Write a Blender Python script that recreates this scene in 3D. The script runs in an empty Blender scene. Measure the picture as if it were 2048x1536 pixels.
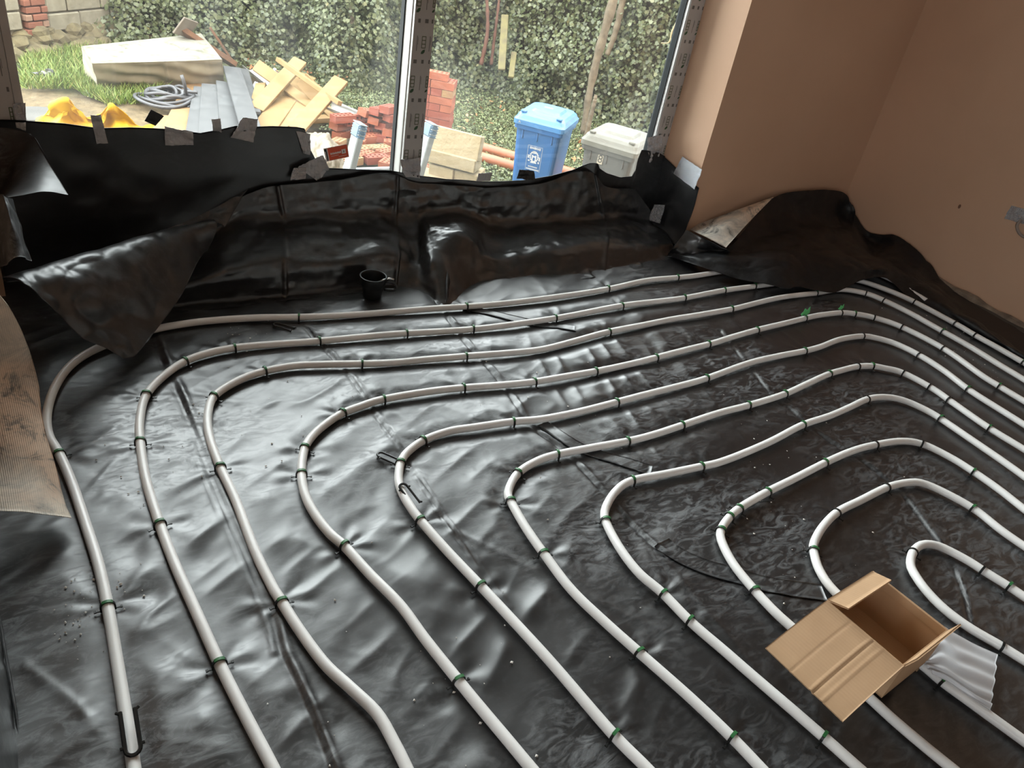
import bpy, bmesh, math, random
import numpy as np
from mathutils import Vector, Matrix
random.seed(7)
RNG = np.random.default_rng(11)
scene = bpy.context.scene
COL = scene.collection

# ------------------------------------------------------------------ camera
CAM_H, FPX = 1.25, 1538.0
def _camera_axes():
    n = np.array([575 - 1024.0, 3090 - 768.0, FPX])          # vertical vanishing point
    z = -n / np.linalg.norm(n)
    v = n[:2] / np.linalg.norm(n[:2])
    h0 = -v * FPX * FPX / np.linalg.norm(n[:2])
    a = h0 + np.array([v[1], -v[0]]) * -1400.0               # vanishing point of the side walls
    y = np.array([a[0], a[1], FPX]); y /= np.linalg.norm(y)
    return np.stack([np.cross(y, z), y, z])                  # world = R @ (right, down, forward)
RCAM = _camera_axes()
CPOS = np.array([0, 0, CAM_H])
cam_data = bpy.data.cameras.new('camera')
cam_data.sensor_width = 36.0
cam_data.lens = 36.0 * FPX / 2048
cam_data.clip_start = 0.02
cam_data.clip_end = 200
cam = bpy.data.objects.new('camera', cam_data)
COL.objects.link(cam)
M = Matrix.Identity(4)
for r in range(3):
    M[r][0] = RCAM[r, 0]; M[r][1] = -RCAM[r, 1]; M[r][2] = -RCAM[r, 2]; M[r][3] = CPOS[r]
cam.matrix_world = M
scene.camera = cam

# ------------------------------------------------------------------ world, light, exposure
SKY = 9.5
world = bpy.data.worlds.new('overcast_sky'); scene.world = world
world.use_nodes = True
bg = world.node_tree.nodes['Background']
bg.inputs[0].default_value = (0.93, 0.97, 1.0, 1)
bg.inputs[1].default_value = SKY
def portal(name, loc, rot, sx, sy):
    l = bpy.data.lights.new(name, 'AREA'); l.shape = 'RECTANGLE'; l.size = sx; l.size_y = sy
    l.cycles.is_portal = True
    o = bpy.data.objects.new(name, l); o.location = loc; o.rotation_euler = rot; COL.objects.link(o)
portal('added_opening_portal', (-2.72, -1.9, 1.25), (0, math.radians(-90), 0), 1.9, .8)  # serves an invented opening at far left, added as fill for the room
portal('window_daylight_portal', (1.28, 2.80, 1.35), (math.radians(-90), 0, 0), 2.6, 2.5)
scene.view_settings.view_transform = 'Standard'
scene.view_settings.look = 'None'
scene.view_settings.exposure = 0.55
scene.view_settings.gamma = 1.0
scene.view_settings.use_curve_mapping = False
scene.cycles.use_denoising = True
scene.cycles.max_bounces = 10
scene.cycles.diffuse_bounces = 5
scene.cycles.transparent_max_bounces = 12
scene.cycles.sample_clamp_indirect = 8.0

# ------------------------------------------------------------------ pixel helpers (photo measured in 2048 x 1536)
def ray(x, y):
    return RCAM @ np.array([(x - 1024) / FPX, (y - 768) / FPX, 1.0])
def pz(x, y, z=0.0):
    d = ray(x, y); return CPOS + d * ((z - CAM_H) / d[2])
def py(x, y, Y):
    d = ray(x, y); return CPOS + d * (Y / d[1])
def px(x, y, X):
    d = ray(x, y); return CPOS + d * (X / d[0])

# ------------------------------------------------------------------ object helpers
def link(name, me, parent=None):
    o = bpy.data.objects.new(name, me); COL.objects.link(o)
    if parent is not None: o.parent = parent
    return o
def mesh(name, verts, faces, mat=None, smooth=False):
    me = bpy.data.meshes.new(name)
    me.from_pydata([tuple(map(float, v)) for v in verts], [], [tuple(map(int, f)) for f in faces])
    if mat is not None: me.materials.append(mat)
    if smooth:
        me.polygons.foreach_set('use_smooth', np.ones(len(me.polygons), bool))
    me.update()
    return me
def big_mesh(name, verts, quads, mat=None, smooth=True):
    me = bpy.data.meshes.new(name)
    n = quads.shape[1]
    me.vertices.add(len(verts)); me.vertices.foreach_set('co', np.asarray(verts, np.float32).ravel())
    me.loops.add(quads.size); me.loops.foreach_set('vertex_index', quads.astype(np.int32).ravel())
    me.polygons.add(len(quads))
    me.polygons.foreach_set('loop_start', np.arange(0, quads.size, n, dtype=np.int32))
    me.polygons.foreach_set('loop_total', np.full(len(quads), n, np.int32))
    if mat is not None: me.materials.append(mat)
    me.update(calc_edges=True)
    if smooth: me.polygons.foreach_set('use_smooth', np.ones(len(me.polygons), bool))
    me.validate()
    return me
def part(name, vf, mat, parent=None, smooth=False):
    return link(name, mesh(name, vf[0], vf[1], mat, smooth), parent)
def tag(o, label, cat, group=None, kind=None):
    if label: o['label'] = label
    if cat: o['category'] = cat
    if group: o['group'] = group
    if kind: o['kind'] = kind
    return o
def empty(name, loc=(0, 0, 0), rotz=0.0):
    o = bpy.data.objects.new(name, None); o.empty_display_size = 0.05
    o.location = loc; o.rotation_euler = (0, 0, rotz); COL.objects.link(o); return o
def struct(o, label=None):
    o['kind'] = 'structure'
    if label: o['label'] = label
    return o
def merge(*vfs):
    V, F = [], []
    for v, f in vfs:
        b = len(V); V += [tuple(p) for p in v]; F += [tuple(i + b for i in q) for q in f]
    return V, F
def xf(vf, m):
    return [tuple(m @ Vector(p)) for p in vf[0]], vf[1]
def basis(o, x, y, z):
    m = Matrix.Identity(4)
    for r in range(3):
        m[r][0] = x[r]; m[r][1] = y[r]; m[r][2] = z[r]; m[r][3] = o[r]
    return m
def box(x0, x1, y0, y1, z0, z1):
    v = [(x, y, z) for z in (z0, z1) for y in (y0, y1) for x in (x0, x1)]
    f = [(0, 2, 3, 1), (4, 5, 7, 6), (0, 1, 5, 4), (2, 6, 7, 3), (0, 4, 6, 2), (1, 3, 7, 5)]
    return v, f
def cbox(sx, sy, sz, c=0.004):
    """box centred on the origin with chamfered edges (44 triangles)"""
    hx, hy, hz = sx / 2, sy / 2, sz / 2
    c = min(c, hx * .8, hy * .8, hz * .8)
    V, idx = [], {}
    for sxn in (-1, 1):
        for syn in (-1, 1):
            for szn in (-1, 1):
                for ax in range(3):
                    h = [hx - c, hy - c, hz - c]; h[ax] += c
                    idx[(sxn, syn, szn, ax)] = len(V); V.append((sxn * h[0], syn * h[1], szn * h[2]))
    F = []
    for s in (-1, 1):
        F.append([idx[(s, a, b, 0)] for a, b in ((-1, -1), (1, -1), (1, 1), (-1, 1))][::s])
        F.append([idx[(a, s, b, 1)] for a, b in ((-1, -1), (1, -1), (1, 1), (-1, 1))][::-s])
        F.append([idx[(a, b, s, 2)] for a, b in ((-1, -1), (1, -1), (1, 1), (-1, 1))][::s])
    for a in (-1, 1):
        for b in (-1, 1):
            F.append((idx[(-1, a, b, 1)], idx[(1, a, b, 1)], idx[(1, a, b, 2)], idx[(-1, a, b, 2)]))
            F.append((idx[(a, -1, b, 0)], idx[(a, 1, b, 0)], idx[(a, 1, b, 2)], idx[(a, -1, b, 2)]))
            F.append((idx[(a, b, -1, 0)], idx[(a, b, 1, 0)], idx[(a, b, 1, 1)], idx[(a, b, -1, 1)]))
    for a in (-1, 1):
        for b in (-1, 1):
            for d in (-1, 1):
                F.append((idx[(a, b, d, 0)], idx[(a, b, d, 1)], idx[(a, b, d, 2)]))
    return V, [tuple(f) for f in F]
def fix_normals(me):
    bm = bmesh.new(); bm.from_mesh(me); bmesh.ops.recalc_face_normals(bm, faces=bm.faces); bm.to_mesh(me); bm.free(); return me
def catmull(P, n):
    P = np.asarray(P, float)
    if len(P) == 2:
        t = np.linspace(0, 1, n)[:, None]; return P[0] * (1 - t) + P[1] * t
    Q = np.vstack([2 * P[0] - P[1], P, 2 * P[-1] - P[-2]])
    seg = len(P) - 1
    t = np.linspace(0, seg, n); i = np.minimum(t.astype(int), seg - 1); f = (t - i)[:, None]
    p0, p1, p2, p3 = Q[i], Q[i + 1], Q[i + 2], Q[i + 3]
    return 0.5 * (2 * p1 + (p2 - p0) * f + (2 * p0 - 5 * p1 + 4 * p2 - p3) * f ** 2 + (3 * p1 - p0 - 3 * p2 + p3) * f ** 3)
def resample(P, step):
    P = np.asarray(P, float); d = np.r_[0, np.cumsum(np.linalg.norm(np.diff(P, axis=0), axis=1))]
    n = max(2, int(d[-1] / step) + 1); s = np.linspace(0, d[-1], n)
    return np.stack([np.interp(s, d, P[:, k]) for k in range(P.shape[1])], 1)
def tube(P, r, seg=10, cap=True, squash=None):
    P = np.asarray(P, float); n = len(P)
    T = np.gradient(P, axis=0); T /= np.linalg.norm(T, axis=1)[:, None] + 1e-12
    up = np.array([0, 0, 1.0]) if abs(T[0][2]) < .9 else np.array([1.0, 0, 0])
    V, F = [], []
    R = np.full(n, r) if np.isscalar(r) else np.asarray(r)
    for i in range(n):
        s = np.cross(T[i], up); s /= np.linalg.norm(s) + 1e-12
        u = np.cross(s, T[i]); up = u if abs(T[i][2]) > .3 else up
        for k in range(seg):
            a = 2 * math.pi * k / seg
            V.append(P[i] + R[i] * (math.cos(a) * s + math.sin(a) * u))
    for i in range(n - 1):
        for k in range(seg):
            F.append((i * seg + k, i * seg + (k + 1) % seg, (i + 1) * seg + (k + 1) % seg, (i + 1) * seg + k))
    if cap:
        F.append(tuple(range(seg))[::-1]); F.append(tuple((n - 1) * seg + k for k in range(seg)))
    return V, F
def lathe(prof, seg=32, close=False):
    V, F = [], []
    n = len(prof)
    for r, z in prof:
        for k in range(seg):
            a = 2 * math.pi * k / seg; V.append((r * math.cos(a), r * math.sin(a), z))
    for i in range(n - 1):
        for k in range(seg):
            F.append((i * seg + k, i * seg + (k + 1) % seg, (i + 1) * seg + (k + 1) % seg, (i + 1) * seg + k))
    F.append(tuple(range(seg))[::-1]); F.append(tuple((n - 1) * seg + k for k in range(seg)))
    return V, F
def prism(poly, z0, z1):
    n = len(poly)
    V = [(x, y, z0) for x, y in poly] + [(x, y, z1) for x, y in poly]
    F = [tuple(range(n))[::-1], tuple(range(n, 2 * n))] + [(i, (i + 1) % n, n + (i + 1) % n, n + i) for i in range(n)]
    return V, F

# ------------------------------------------------------------------ noise
def _hash(i, seed):
    h = (i[..., 0] * 374761393 + i[..., 1] * 668265263 + i[..., 2] * 1442695041 + seed * 974634777) & 0xFFFFFFFF
    h = ((h ^ (h >> 13)) * 1274126177) & 0xFFFFFFFF
    h = h ^ (h >> 16)
    return (h & 0xFFFFFF) / 0xFFFFFF * 2 - 1
def vnoise(p, seed=0):
    p = np.asarray(p, float)
    if p.shape[-1] == 2: p = np.concatenate([p, np.zeros(p.shape[:-1] + (1,))], -1)
    i = np.floor(p).astype(np.int64); f = p - i; f = f * f * f * (f * (f * 6 - 15) + 10)
    out = 0
    for dx in (0, 1):
        for dy in (0, 1):
            for dz in (0, 1):
                w = (f[..., 0] if dx else 1 - f[..., 0]) * (f[..., 1] if dy else 1 - f[..., 1]) * (f[..., 2] if dz else 1 - f[..., 2])
                out = out + w * _hash(i + np.array([dx, dy, dz]), seed)
    return out
def fbm(p, seed=0, oct=3, gain=.5):
    a, s, o = 1.0, 1.0, 0
    for k in range(oct):
        o = o + a * vnoise(np.asarray(p) * s + 17.3 * k, seed + k); a *= gain; s *= 2.03
    return o
def ridge(p, seed=0, oct=3, gain=.5):
    a, s, o = 1.0, 1.0, 0
    for k in range(oct):
        o = o + a * (1 - 2 * np.abs(vnoise(np.asarray(p) * s + 9.1 * k, seed + k))); a *= gain; s *= 2.1
    return o

# ------------------------------------------------------------------ sheets
def sheet_mesh(name, G, mat, thick=0.0014, mat2=None):
    """G: (m, n, 3) grid of points -> closed thin sheet; second side may carry another material"""
    m, n = G.shape[:2]
    du = np.gradient(G, axis=1); dv = np.gradient(G, axis=0)
    N = np.cross(du, dv); N /= np.linalg.norm(N, axis=2)[..., None] + 1e-12
    A = (G + N * thick / 2).reshape(-1, 3); B = (G - N * thick / 2).reshape(-1, 3)
    V = np.vstack([A, B]); k = m * n
    I = np.arange(k).reshape(m, n)
    q = np.stack([I[:-1, :-1], I[:-1, 1:], I[1:, 1:], I[1:, :-1]], -1).reshape(-1, 4)
    Q = [q, q[:, ::-1] + k]
    for e in (I[0, ::-1], I[-1], I[:, 0], I[::-1, -1]):
        Q.append(np.stack([e[:-1], e[1:], e[1:] + k, e[:-1] + k], -1)[:, ::-1])
    Q = np.vstack(Q)
    me = big_mesh(name, V, Q, mat)
    if mat2 is not None:
        me.materials.append(mat2)
        mi = np.zeros(len(me.polygons), np.int32); mi[len(q):2 * len(q)] = 1
        me.polygons.foreach_set('material_index', mi)
    return me
def grid_patch(rows, m, n):
    R = np.stack([catmull(r, n) for r in rows])
    return np.stack([catmull(R[:, j], m) for j in range(n)], 1)
def coons(top, bottom, left, right, m, n):
    t, b = catmull(top, n), catmull(bottom, n); l, r = catmull(left, m), catmull(right, m)
    u = np.linspace(0, 1, n)[None, :, None]; v = np.linspace(0, 1, m)[:, None, None]
    return ((1 - v) * t[None] + v * b[None] + (1 - u) * l[:, None] + u * r[:, None]
            - ((1 - u) * (1 - v) * t[0] + u * (1 - v) * t[-1] + (1 - u) * v * b[0] + u * v * b[-1]))
def rumple(G, amp, scale, seed, rid=0.0, aniso=(1, 1, 1)):
    du = np.gradient(G, axis=1); dv = np.gradient(G, axis=0)
    N = np.cross(du, dv); N /= np.linalg.norm(N, axis=2)[..., None] + 1e-12
    p = G * np.array(aniso) / scale
    h = fbm(p, seed, 3) + rid * ridge(p * .8, seed + 31, 2)
    return G + N * (amp * h)[..., None]

# ------------------------------------------------------------------ materials
def new_mat(name):
    m = bpy.data.materials.new(name); m.use_nodes = True
    return m, m.node_tree.nodes, m.node_tree.links, m.node_tree.nodes['Principled BSDF']
def tex_coord(N, L, scale=1.0, kind='Object', vec=None):
    tc = N.new('ShaderNodeTexCoord'); mp = N.new('ShaderNodeMapping')
    mp.inputs['Scale'].default_value = vec if vec else (scale,) * 3
    L.new(tc.outputs[kind], mp.inputs[0]); return mp.outputs[0]
def noise_node(N, L, co, scale, detail=4, rough=.55, dist=0.0):
    t = N.new('ShaderNodeTexNoise'); t.inputs['Scale'].default_value = scale; t.inputs['Detail'].default_value = detail
    t.inputs['Roughness'].default_value = rough; t.inputs['Distortion'].default_value = dist
    L.new(co, t.inputs['Vector']); return t.outputs['Fac']
def ramp(N, L, fac, stops):
    r = N.new('ShaderNodeValToRGB'); e = r.color_ramp.elements
    while len(e) > 1: e.remove(e[-1])
    e[0].position = stops[0][0]; e[0].color = (*stops[0][1], 1) if len(stops[0][1]) == 3 else stops[0][1]
    for p, c in stops[1:]:
        k = e.new(p); k.color = (*c, 1)
    L.new(fac, r.inputs[0]); return r.outputs[0]
def g3(v): return (v, v, v)
def simple(name, col, rough=.5, var=.12, vscale=8, bump=0.0, bscale=60, metal=0.0, spec=.5, col2=None, kind='Object'):
    m, N, L, P = new_mat(name)
    co = tex_coord(N, L, kind=kind)
    f = noise_node(N, L, co, vscale, 5)
    c2 = col2 if col2 else tuple(c * (1 - 2 * var) for c in col)
    c1 = col if col2 else tuple(min(1, c * (1 + var)) for c in col)
    L.new(ramp(N, L, f, [(.3, c2), (.7, c1)]), P.inputs['Base Color'])
    P.inputs['Roughness'].default_value = rough; P.inputs['Metallic'].default_value = metal
    P.inputs['Specular IOR Level'].default_value = spec
    if bump:
        b = N.new('ShaderNodeBump'); b.inputs['Strength'].default_value = bump; b.inputs['Distance'].default_value = .01
        L.new(noise_node(N, L, co, bscale, 4), b.inputs['Height']); L.new(b.outputs[0], P.inputs['Normal'])
    return m
def membrane(name, dust=.5, rough=.3, seed=0.0, spec=.6):
    """black polythene: gloss broken by dust, scuffs and footprints"""
    m, N, L, P = new_mat(name)
    co = tex_coord(N, L)
    big = noise_node(N, L, co, 1.7 + seed, 3, .5, .4)
    scuff = noise_node(N, L, tex_coord(N, L, vec=(9, 22, 14)), 1.6, 6, .72, 1.6)
    fine = noise_node(N, L, co, 90, 3, .6)
    a = N.new('ShaderNodeMath'); a.operation = 'MULTIPLY'
    L.new(ramp(N, L, big, [(.36, g3(0)), (.60, g3(1))]), a.inputs[0])
    L.new(ramp(N, L, scuff, [(.46, g3(0)), (.64, g3(1))]), a.inputs[1])
    b = N.new('ShaderNodeMath'); b.operation = 'MULTIPLY_ADD'; b.inputs[1].default_value = .9 * dust; b.inputs[2].default_value = 0
    L.new(a.outputs[0], b.inputs[0])
    c = N.new('ShaderNodeMath'); c.operation = 'MULTIPLY_ADD'; c.inputs[1].default_value = .10 * dust
    L.new(ramp(N, L, fine, [(.55, g3(0)), (.75, g3(1))]), c.inputs[0]); L.new(b.outputs[0], c.inputs[2])
    mix = N.new('ShaderNodeMix'); mix.data_type = 'RGBA'
    mix.inputs[6].default_value = (.0105, .0105, .0115, 1); mix.inputs[7].default_value = (.112, .118, .124, 1)
    L.new(c.outputs[0], mix.inputs[0]); L.new(mix.outputs[2], P.inputs['Base Color'])
    rr = N.new('ShaderNodeMapRange'); rr.inputs[3].default_value = rough; rr.inputs[4].default_value = rough + .3
    L.new(c.outputs[0], rr.inputs[0]); L.new(rr.outputs[0], P.inputs['Roughness'])
    P.inputs['Specular IOR Level'].default_value = spec
    bp = N.new('ShaderNodeBump'); bp.inputs['Strength'].default_value = .07; bp.inputs['Distance'].default_value = .003
    L.new(noise_node(N, L, tex_coord(N, L, vec=(14, 19, 16)), 1.0, 3, .5, .8), bp.inputs['Height']); L.new(bp.outputs[0], P.inputs['Normal'])
    return m
M_floor = membrane('black_floor_membrane', 1.0, .34, 0.0, 1.0)
M_sheet = membrane('black_upstand_membrane', .22, .29, .7, 1.0)
M_dusty = membrane('very_dusty_membrane', 1.1, .5, .9, .5)
M_heap = membrane('matt_heaped_membrane', .15, .46, .2, .35)
M_loose = membrane('dusty_loose_membrane', .35, .33, .4, .8)
M_dirty, N, L, P = new_mat('dirt_caked_membrane_underside')
co = tex_coord(N, L)
mxd = N.new('ShaderNodeMix'); mxd.data_type = 'RGBA'
L.new(ramp(N, L, noise_node(N, L, co, 9, 8, .72, .8), [(.38, (.12, .115, .105)), (.45, (.44, .41, .36)), (.58, (.70, .62, .52)), (.74, (.84, .72, .58))]), mxd.inputs[6])
L.new(ramp(N, L, noise_node(N, L, co, 16, 8, .75, 1.2), [(.36, (.18, .17, .155)), (.48, (.70, .54, .41)), (.7, (.86, .66, .51))]), mxd.inputs[7])
L.new(ramp(N, L, noise_node(N, L, co, 3.2, 3), [(.45, g3(0)), (.58, g3(1))]), mxd.inputs[0]); L.new(mxd.outputs[2], P.inputs['Base Color'])
P.inputs['Roughness'].default_value = .8
b = N.new('ShaderNodeBump'); b.inputs['Strength'].default_value = .3; b.inputs['Distance'].default_value = .004
wv = N.new('ShaderNodeTexWave'); wv.inputs['Scale'].default_value = 90; wv.inputs['Distortion'].default_value = .5
L.new(co, wv.inputs[0]); L.new(wv.outputs[0], b.inputs['Height']); L.new(b.outputs[0], P.inputs['Normal'])
M_plaster = simple('bare_pink_plaster', (.66, .435, .30), .78, vscale=1.6, col2=(.59, .378, .255), bump=.05, bscale=9, spec=.25)
M_concrete = simple('screed_concrete', (.36, .29, .22), .9, vscale=20, col2=(.16, .12, .09), bump=.6, bscale=60)
M_ceiling = simple('ceiling_plasterboard', (.46, .44, .42), .9, vscale=2, var=.02)
M_paint = simple('pale_painted_wall', (.50, .48, .46), .85, vscale=2, var=.02)
M_pipe = simple('white_plastic_pipe', (.88, .875, .86), .33, vscale=14, col2=(.80, .79, .77), spec=.5)
M_clip = simple('black_clip_plastic', (.012, .013, .012), .35)
M_green = simple('green_clip_plastic', (.03, .17, .05), .45)
M_brightgreen = simple('bright_green_plastic', (.10, .48, .16), .5)
M_mug = simple('black_mug_plastic', (.012, .014, .015), .38)
M_steel = simple('spoon_steel', (.6, .6, .58), .25, metal=1.0)
M_foil, N, L, P = new_mat('crinkled_foil_tape')
P.inputs['Base Color'].default_value = (.72, .74, .78, 1); P.inputs['Metallic'].default_value = .8; P.inputs['Roughness'].default_value = .22
b = N.new('ShaderNodeBump'); b.inputs['Strength'].default_value = .9; b.inputs['Distance'].default_value = .006
L.new(noise_node(N, L, tex_coord(N, L), 130, 5, .65, 2.0), b.inputs['Height']); L.new(b.outputs[0], P.inputs['Normal'])
M_greytape, N, L, P = new_mat('grey_jointing_tape')
P.inputs['Base Color'].default_value = (.66, .68, .72, 1); P.inputs['Metallic'].default_value = .5; P.inputs['Roughness'].default_value = .30
b = N.new('ShaderNodeBump'); b.inputs['Strength'].default_value = .9; b.inputs['Distance'].default_value = .005
L.new(noise_node(N, L, tex_coord(N, L), 95, 5, .65, 2.5), b.inputs['Height']); L.new(b.outputs[0], P.inputs['Normal'])
M_blacktape = simple('black_tape', (.02, .02, .021), .45)
M_card, N, L, P = new_mat('brown_cardboard')
co = tex_coord(N, L)
w = N.new('ShaderNodeTexWave'); w.bands_direction = 'Y'; w.inputs['Scale'].default_value = 46; w.inputs['Distortion'].default_value = .6
L.new(co, w.inputs[0])
L.new(ramp(N, L, noise_node(N, L, co, 9, 5), [(.3, (.43, .265, .145)), (.7, (.51, .325, .185))]), P.inputs['Base Color'])
P.inputs['Roughness'].default_value = .78
b = N.new('ShaderNodeBump'); b.inputs['Strength'].default_value = .10; b.inputs['Distance'].default_value = .002
L.new(w.outputs[0], b.inputs['Height']); L.new(b.outputs[0], P.inputs['Normal'])
M_plasticfilm, N, L, P = new_mat('milky_plastic_film')
P.inputs['Base Color'].default_value = (.80, .81, .84, 1); P.inputs['Roughness'].default_value = .3; P.inputs['Alpha'].default_value = .66
M_frame = simple('white_window_profile', (.78, .77, .74), .35, vscale=3, var=.03)
M_film = simple('grey_protective_film', (.52, .50, .485), .3, vscale=4, var=.06)
M_gasket = simple('dark_grey_gasket', (.018, .022, .025), .6, spec=.2)
M_print = simple('dark_green_print', (.035, .10, .04), .4)
M_printline = simple('grey_print', (.15, .145, .135), .4)
M_printbox = simple('olive_print', (.10, .125, .06), .4)
M_glass, N, L, P = new_mat('window_glass')
N.remove(P)
tr = N.new('ShaderNodeBsdfTransparent'); tr.inputs[0].default_value = (.93, .95, .935, 1)
gl = N.new('ShaderNodeBsdfGlossy'); gl.inputs['Roughness'].default_value = .02
fr = N.new('ShaderNodeFresnel'); fr.inputs[0].default_value = 1.35
mx = N.new('ShaderNodeMixShader'); L.new(fr.outputs[0], mx.inputs[0]); L.new(tr.outputs[0], mx.inputs[1]); L.new(gl.outputs[0], mx.inputs[2])
hz = N.new('ShaderNodeBsdfTranslucent'); hz.inputs[0].default_value = (.75, .76, .74, 1)      # milky veil put into the pane to wash out the view
mh = N.new('ShaderNodeMixShader')
L.new(ramp(N, L, noise_node(N, L, tex_coord(N, L, vec=(1.6, 1, .5)), 2.2, 5, .6, .8), [(.40, g3(.005)), (.75, g3(.022))]), mh.inputs[0])
L.new(mx.outputs[0], mh.inputs[1]); L.new(hz.outputs[0], mh.inputs[2])
L.new(mh.outputs[0], N['Material Output'].inputs['Surface'])

# ------------------------------------------------------------------ room shell
XR, YW, YG, XL, ZC = 3.60, 2.26, 2.56, -0.17, 2.55      # right wall, inner wall face, window inner plane, left wall, ceiling
HEAD = 2.36
struct(part('floor', box(-2.6, XR + .2, -3.8, 2.9, -.16, -.022), M_concrete))
struct(part('ceiling', box(-2.6, XR + .2, -3.8, 2.9, ZC, ZC + .2), M_ceiling))
struct(part('wall_right', box(XR, XR + .25, -3.8, 2.9, -.1, ZC), M_plaster))
struct(part('wall_window_pier', box(2.50, XR + .1, YW, 2.53, -.1, ZC), M_plaster))
struct(part('wall_window_head', box(-.3, 2.5, YW, 2.86, HEAD, ZC), M_plaster))
struct(part('wall_left', box(-2.6, XL, .45, 2.86, -.1, ZC), M_plaster))
struct(part('wall_left_reveal', box(XL, -.06, 2.40, 2.86, -.1, HEAD), M_plaster))
struct(part('wall_far_left', merge(box(-2.8, -2.6, -3.8, -2.3, -.1, ZC), box(-2.8, -2.6, -1.5, .5, -.1, ZC), box(-2.8, -2.6, -2.3, -1.5, 2.2, ZC), box(-2.8, -2.6, -2.3, -1.5, -.1, .3)), M_paint))  # unseen wall; the gap in it is added to let in fill daylight
struct(part('wall_shading_facade', merge(box(-7, 9, 2.45, 2.86, ZC + .2, 6.5), box(XR + .3, 9, 2.3, 2.6, -1.3, ZC + .2)), M_plaster))  # unseen upper storey put in to shade the garden from the sky
struct(part('wall_rear', box(-2.6, XR + .1, -3.9, -3.7, -.1, ZC), M_paint))
struct(part('trim_screed_edge', tube(np.array([[XR - .015, y, -.004 + .006 * math.sin(y * 9)] for y in np.linspace(-1, 2.2, 60)]), [.022 + .006 * math.sin(i * 1.7) for i in range(60)], 8), M_concrete))
# threshold the window stands on
struct(part('trim_threshold', box(-.06, 2.5, 2.492, 2.60, -.1, .085), M_concrete))

# window: jambs, mullion, gasket strips, film with printed marks, two panes
win = struct(empty('window_1', (0, 0, 0)), 'aluminium framed window wrapped in printed protective film')
def wp(name, vf, mat, **k): return part(name, vf, mat, win, **k)
def corner_x(x, y, Y): return py(x, y, Y)[0]
MXL, MXR = corner_x(826, 60, 2.50), corner_x(866, 60, 2.50)          # front face of the mullion
ZT, ZB = HEAD, .085
YG0, YG1 = px(808, 60, MXL)[1], px(801.5, 60, MXL)[1]                   # white side face, then gasket, then glass
YO = YG1 + .003                                                          # outer face of the frame
YPANE = YG1 - .004
wp('mullion', box(MXL, MXR, 2.50, YO, ZB, ZT), M_frame)
wp('film', box(MXL, MXR, 2.496, 2.4995, ZB, ZT), M_film)
wp('gasket', box(MXL - .004, MXL + .002, YG0, YG1, ZB, ZT), M_gasket)
wp('bead', box(MXL - .003, MXL + .001, 2.512, 2.520, ZB, ZT), M_film)
wp('gasket', box(MXR - .002, MXR + .006, YG0, YG1, ZB, ZT), M_gasket)
JR0, JR1 = corner_x(1342, 150, 2.50), 2.50
YR0, YR1 = px(1337, 150, JR0)[1], px(1326, 150, JR0)[1]
YR1 = max(YR1, YR0 + .012)
wp('jamb', box(JR0, JR1 + .02, 2.50, YR1, ZB, ZT), M_frame)
wp('film', box(JR0 + .003, JR1 - .002, 2.496, 2.4995, ZB, ZT), M_film)
wp('gasket', box(JR0 - .004, JR0 + .002, YR0, YR1 + .001, ZB, ZT), M_gasket)
JL1 = corner_x(46, 200, 2.50)
wp('jamb', box(-.08, JL1, 2.50, YO, ZB, ZT), M_frame)
wp('film', box(-.08, JL1 - .022, 2.496, 2.4995, ZB, ZT), M_film)
wp('film', box(JL1 - .020, JL1 - .001, 2.494, 2.4995, ZB, ZT), M_film)
wp('head_rail', box(JL1, JR0, 2.52, YO, ZT - .06, ZT), M_frame)
wp('sill_rail', box(JL1, JR0, 2.52, YO, ZB, ZB + .07), M_frame)
wp('pane', box(JL1 - .004, MXL + .004, YPANE, YPANE + .006, ZB + .06, ZT - .05), M_glass)
wp('pane', box(MXR - .004, JR0 + .004, YR1 - .007, YR1 - .002, ZB + .06, ZT - .05), M_glass)
def leaf_print(s):
    return [(-.9 * s, -.9 * s), (.1 * s, -.8 * s), (.75 * s, -.1 * s), (.8 * s, .9 * s), (-.2 * s, .6 * s), (-.8 * s, -.1 * s)]
def film_prints(x0, x1, y, zlo, zhi, phase):
    """printed marks on the protective film: logo frames with a leaf, slogan lines and little code squares"""
    logo, lines, leafs = [], [], []
    w = x1 - x0; z = zlo + phase; k = 0
    def rect(cx, cz, hw, hh):
        return [(cx - hw, y, cz - hh), (cx + hw, y, cz - hh), (cx + hw, y, cz + hh), (cx - hw, y, cz + hh)], [(0, 1, 2, 3)]
    while z < zhi:
        cols = [.56] if k % 2 else [.16, .90]
        for c in cols:
            cx = x0 + w * c; half = .0068 if c < .85 else .0034
            for dx in (-half, half): logo.append(rect(cx + dx, z, .0012, .019))
            for dz in (-.018, -.006, .006, .018): logo.append(rect(cx, z + dz, half, .0013))
            lf = leaf_print(.0085 if c < .85 else .0055)
            leafs.append(([(cx + a, y, z - .030 + b) for a, b in lf], [tuple(range(6))]))
        for c in ([.22, .86] if k % 2 else [.55]):
            lines.append(rect(x0 + w * c, z - .004, .0011, .024)); lines.append(rect(x0 + w * c + .0035, z + .004, .0006, .012))
        zz = z - .062
        for c, hw in (([.20, .0062], [.58, .0045], [.92, .0028]) if k % 2 else ([.62, .0062], [.25, .0045], [.90, .0028])):
            lines.append(rect(x0 + w * c, zz, hw, .0062))
        z += .128; k += 1
    o = wp('printed_logo', merge(*logo), M_printbox); o['kind'] = 'stuff'
    o = wp('printed_text', merge(*lines), M_printline); o['kind'] = 'stuff'
    o = wp('printed_leaf', merge(*leafs), M_print); o['kind'] = 'stuff'
film_prints(MXL, MXR, 2.4952, .27, 1.6, .085)
film_prints(JR0 + .006, JR1, 2.4952, .30, 1.6, .05)
film_prints(-.055, JL1 - .022, 2.4952, .42, 1.6, .075)

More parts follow.
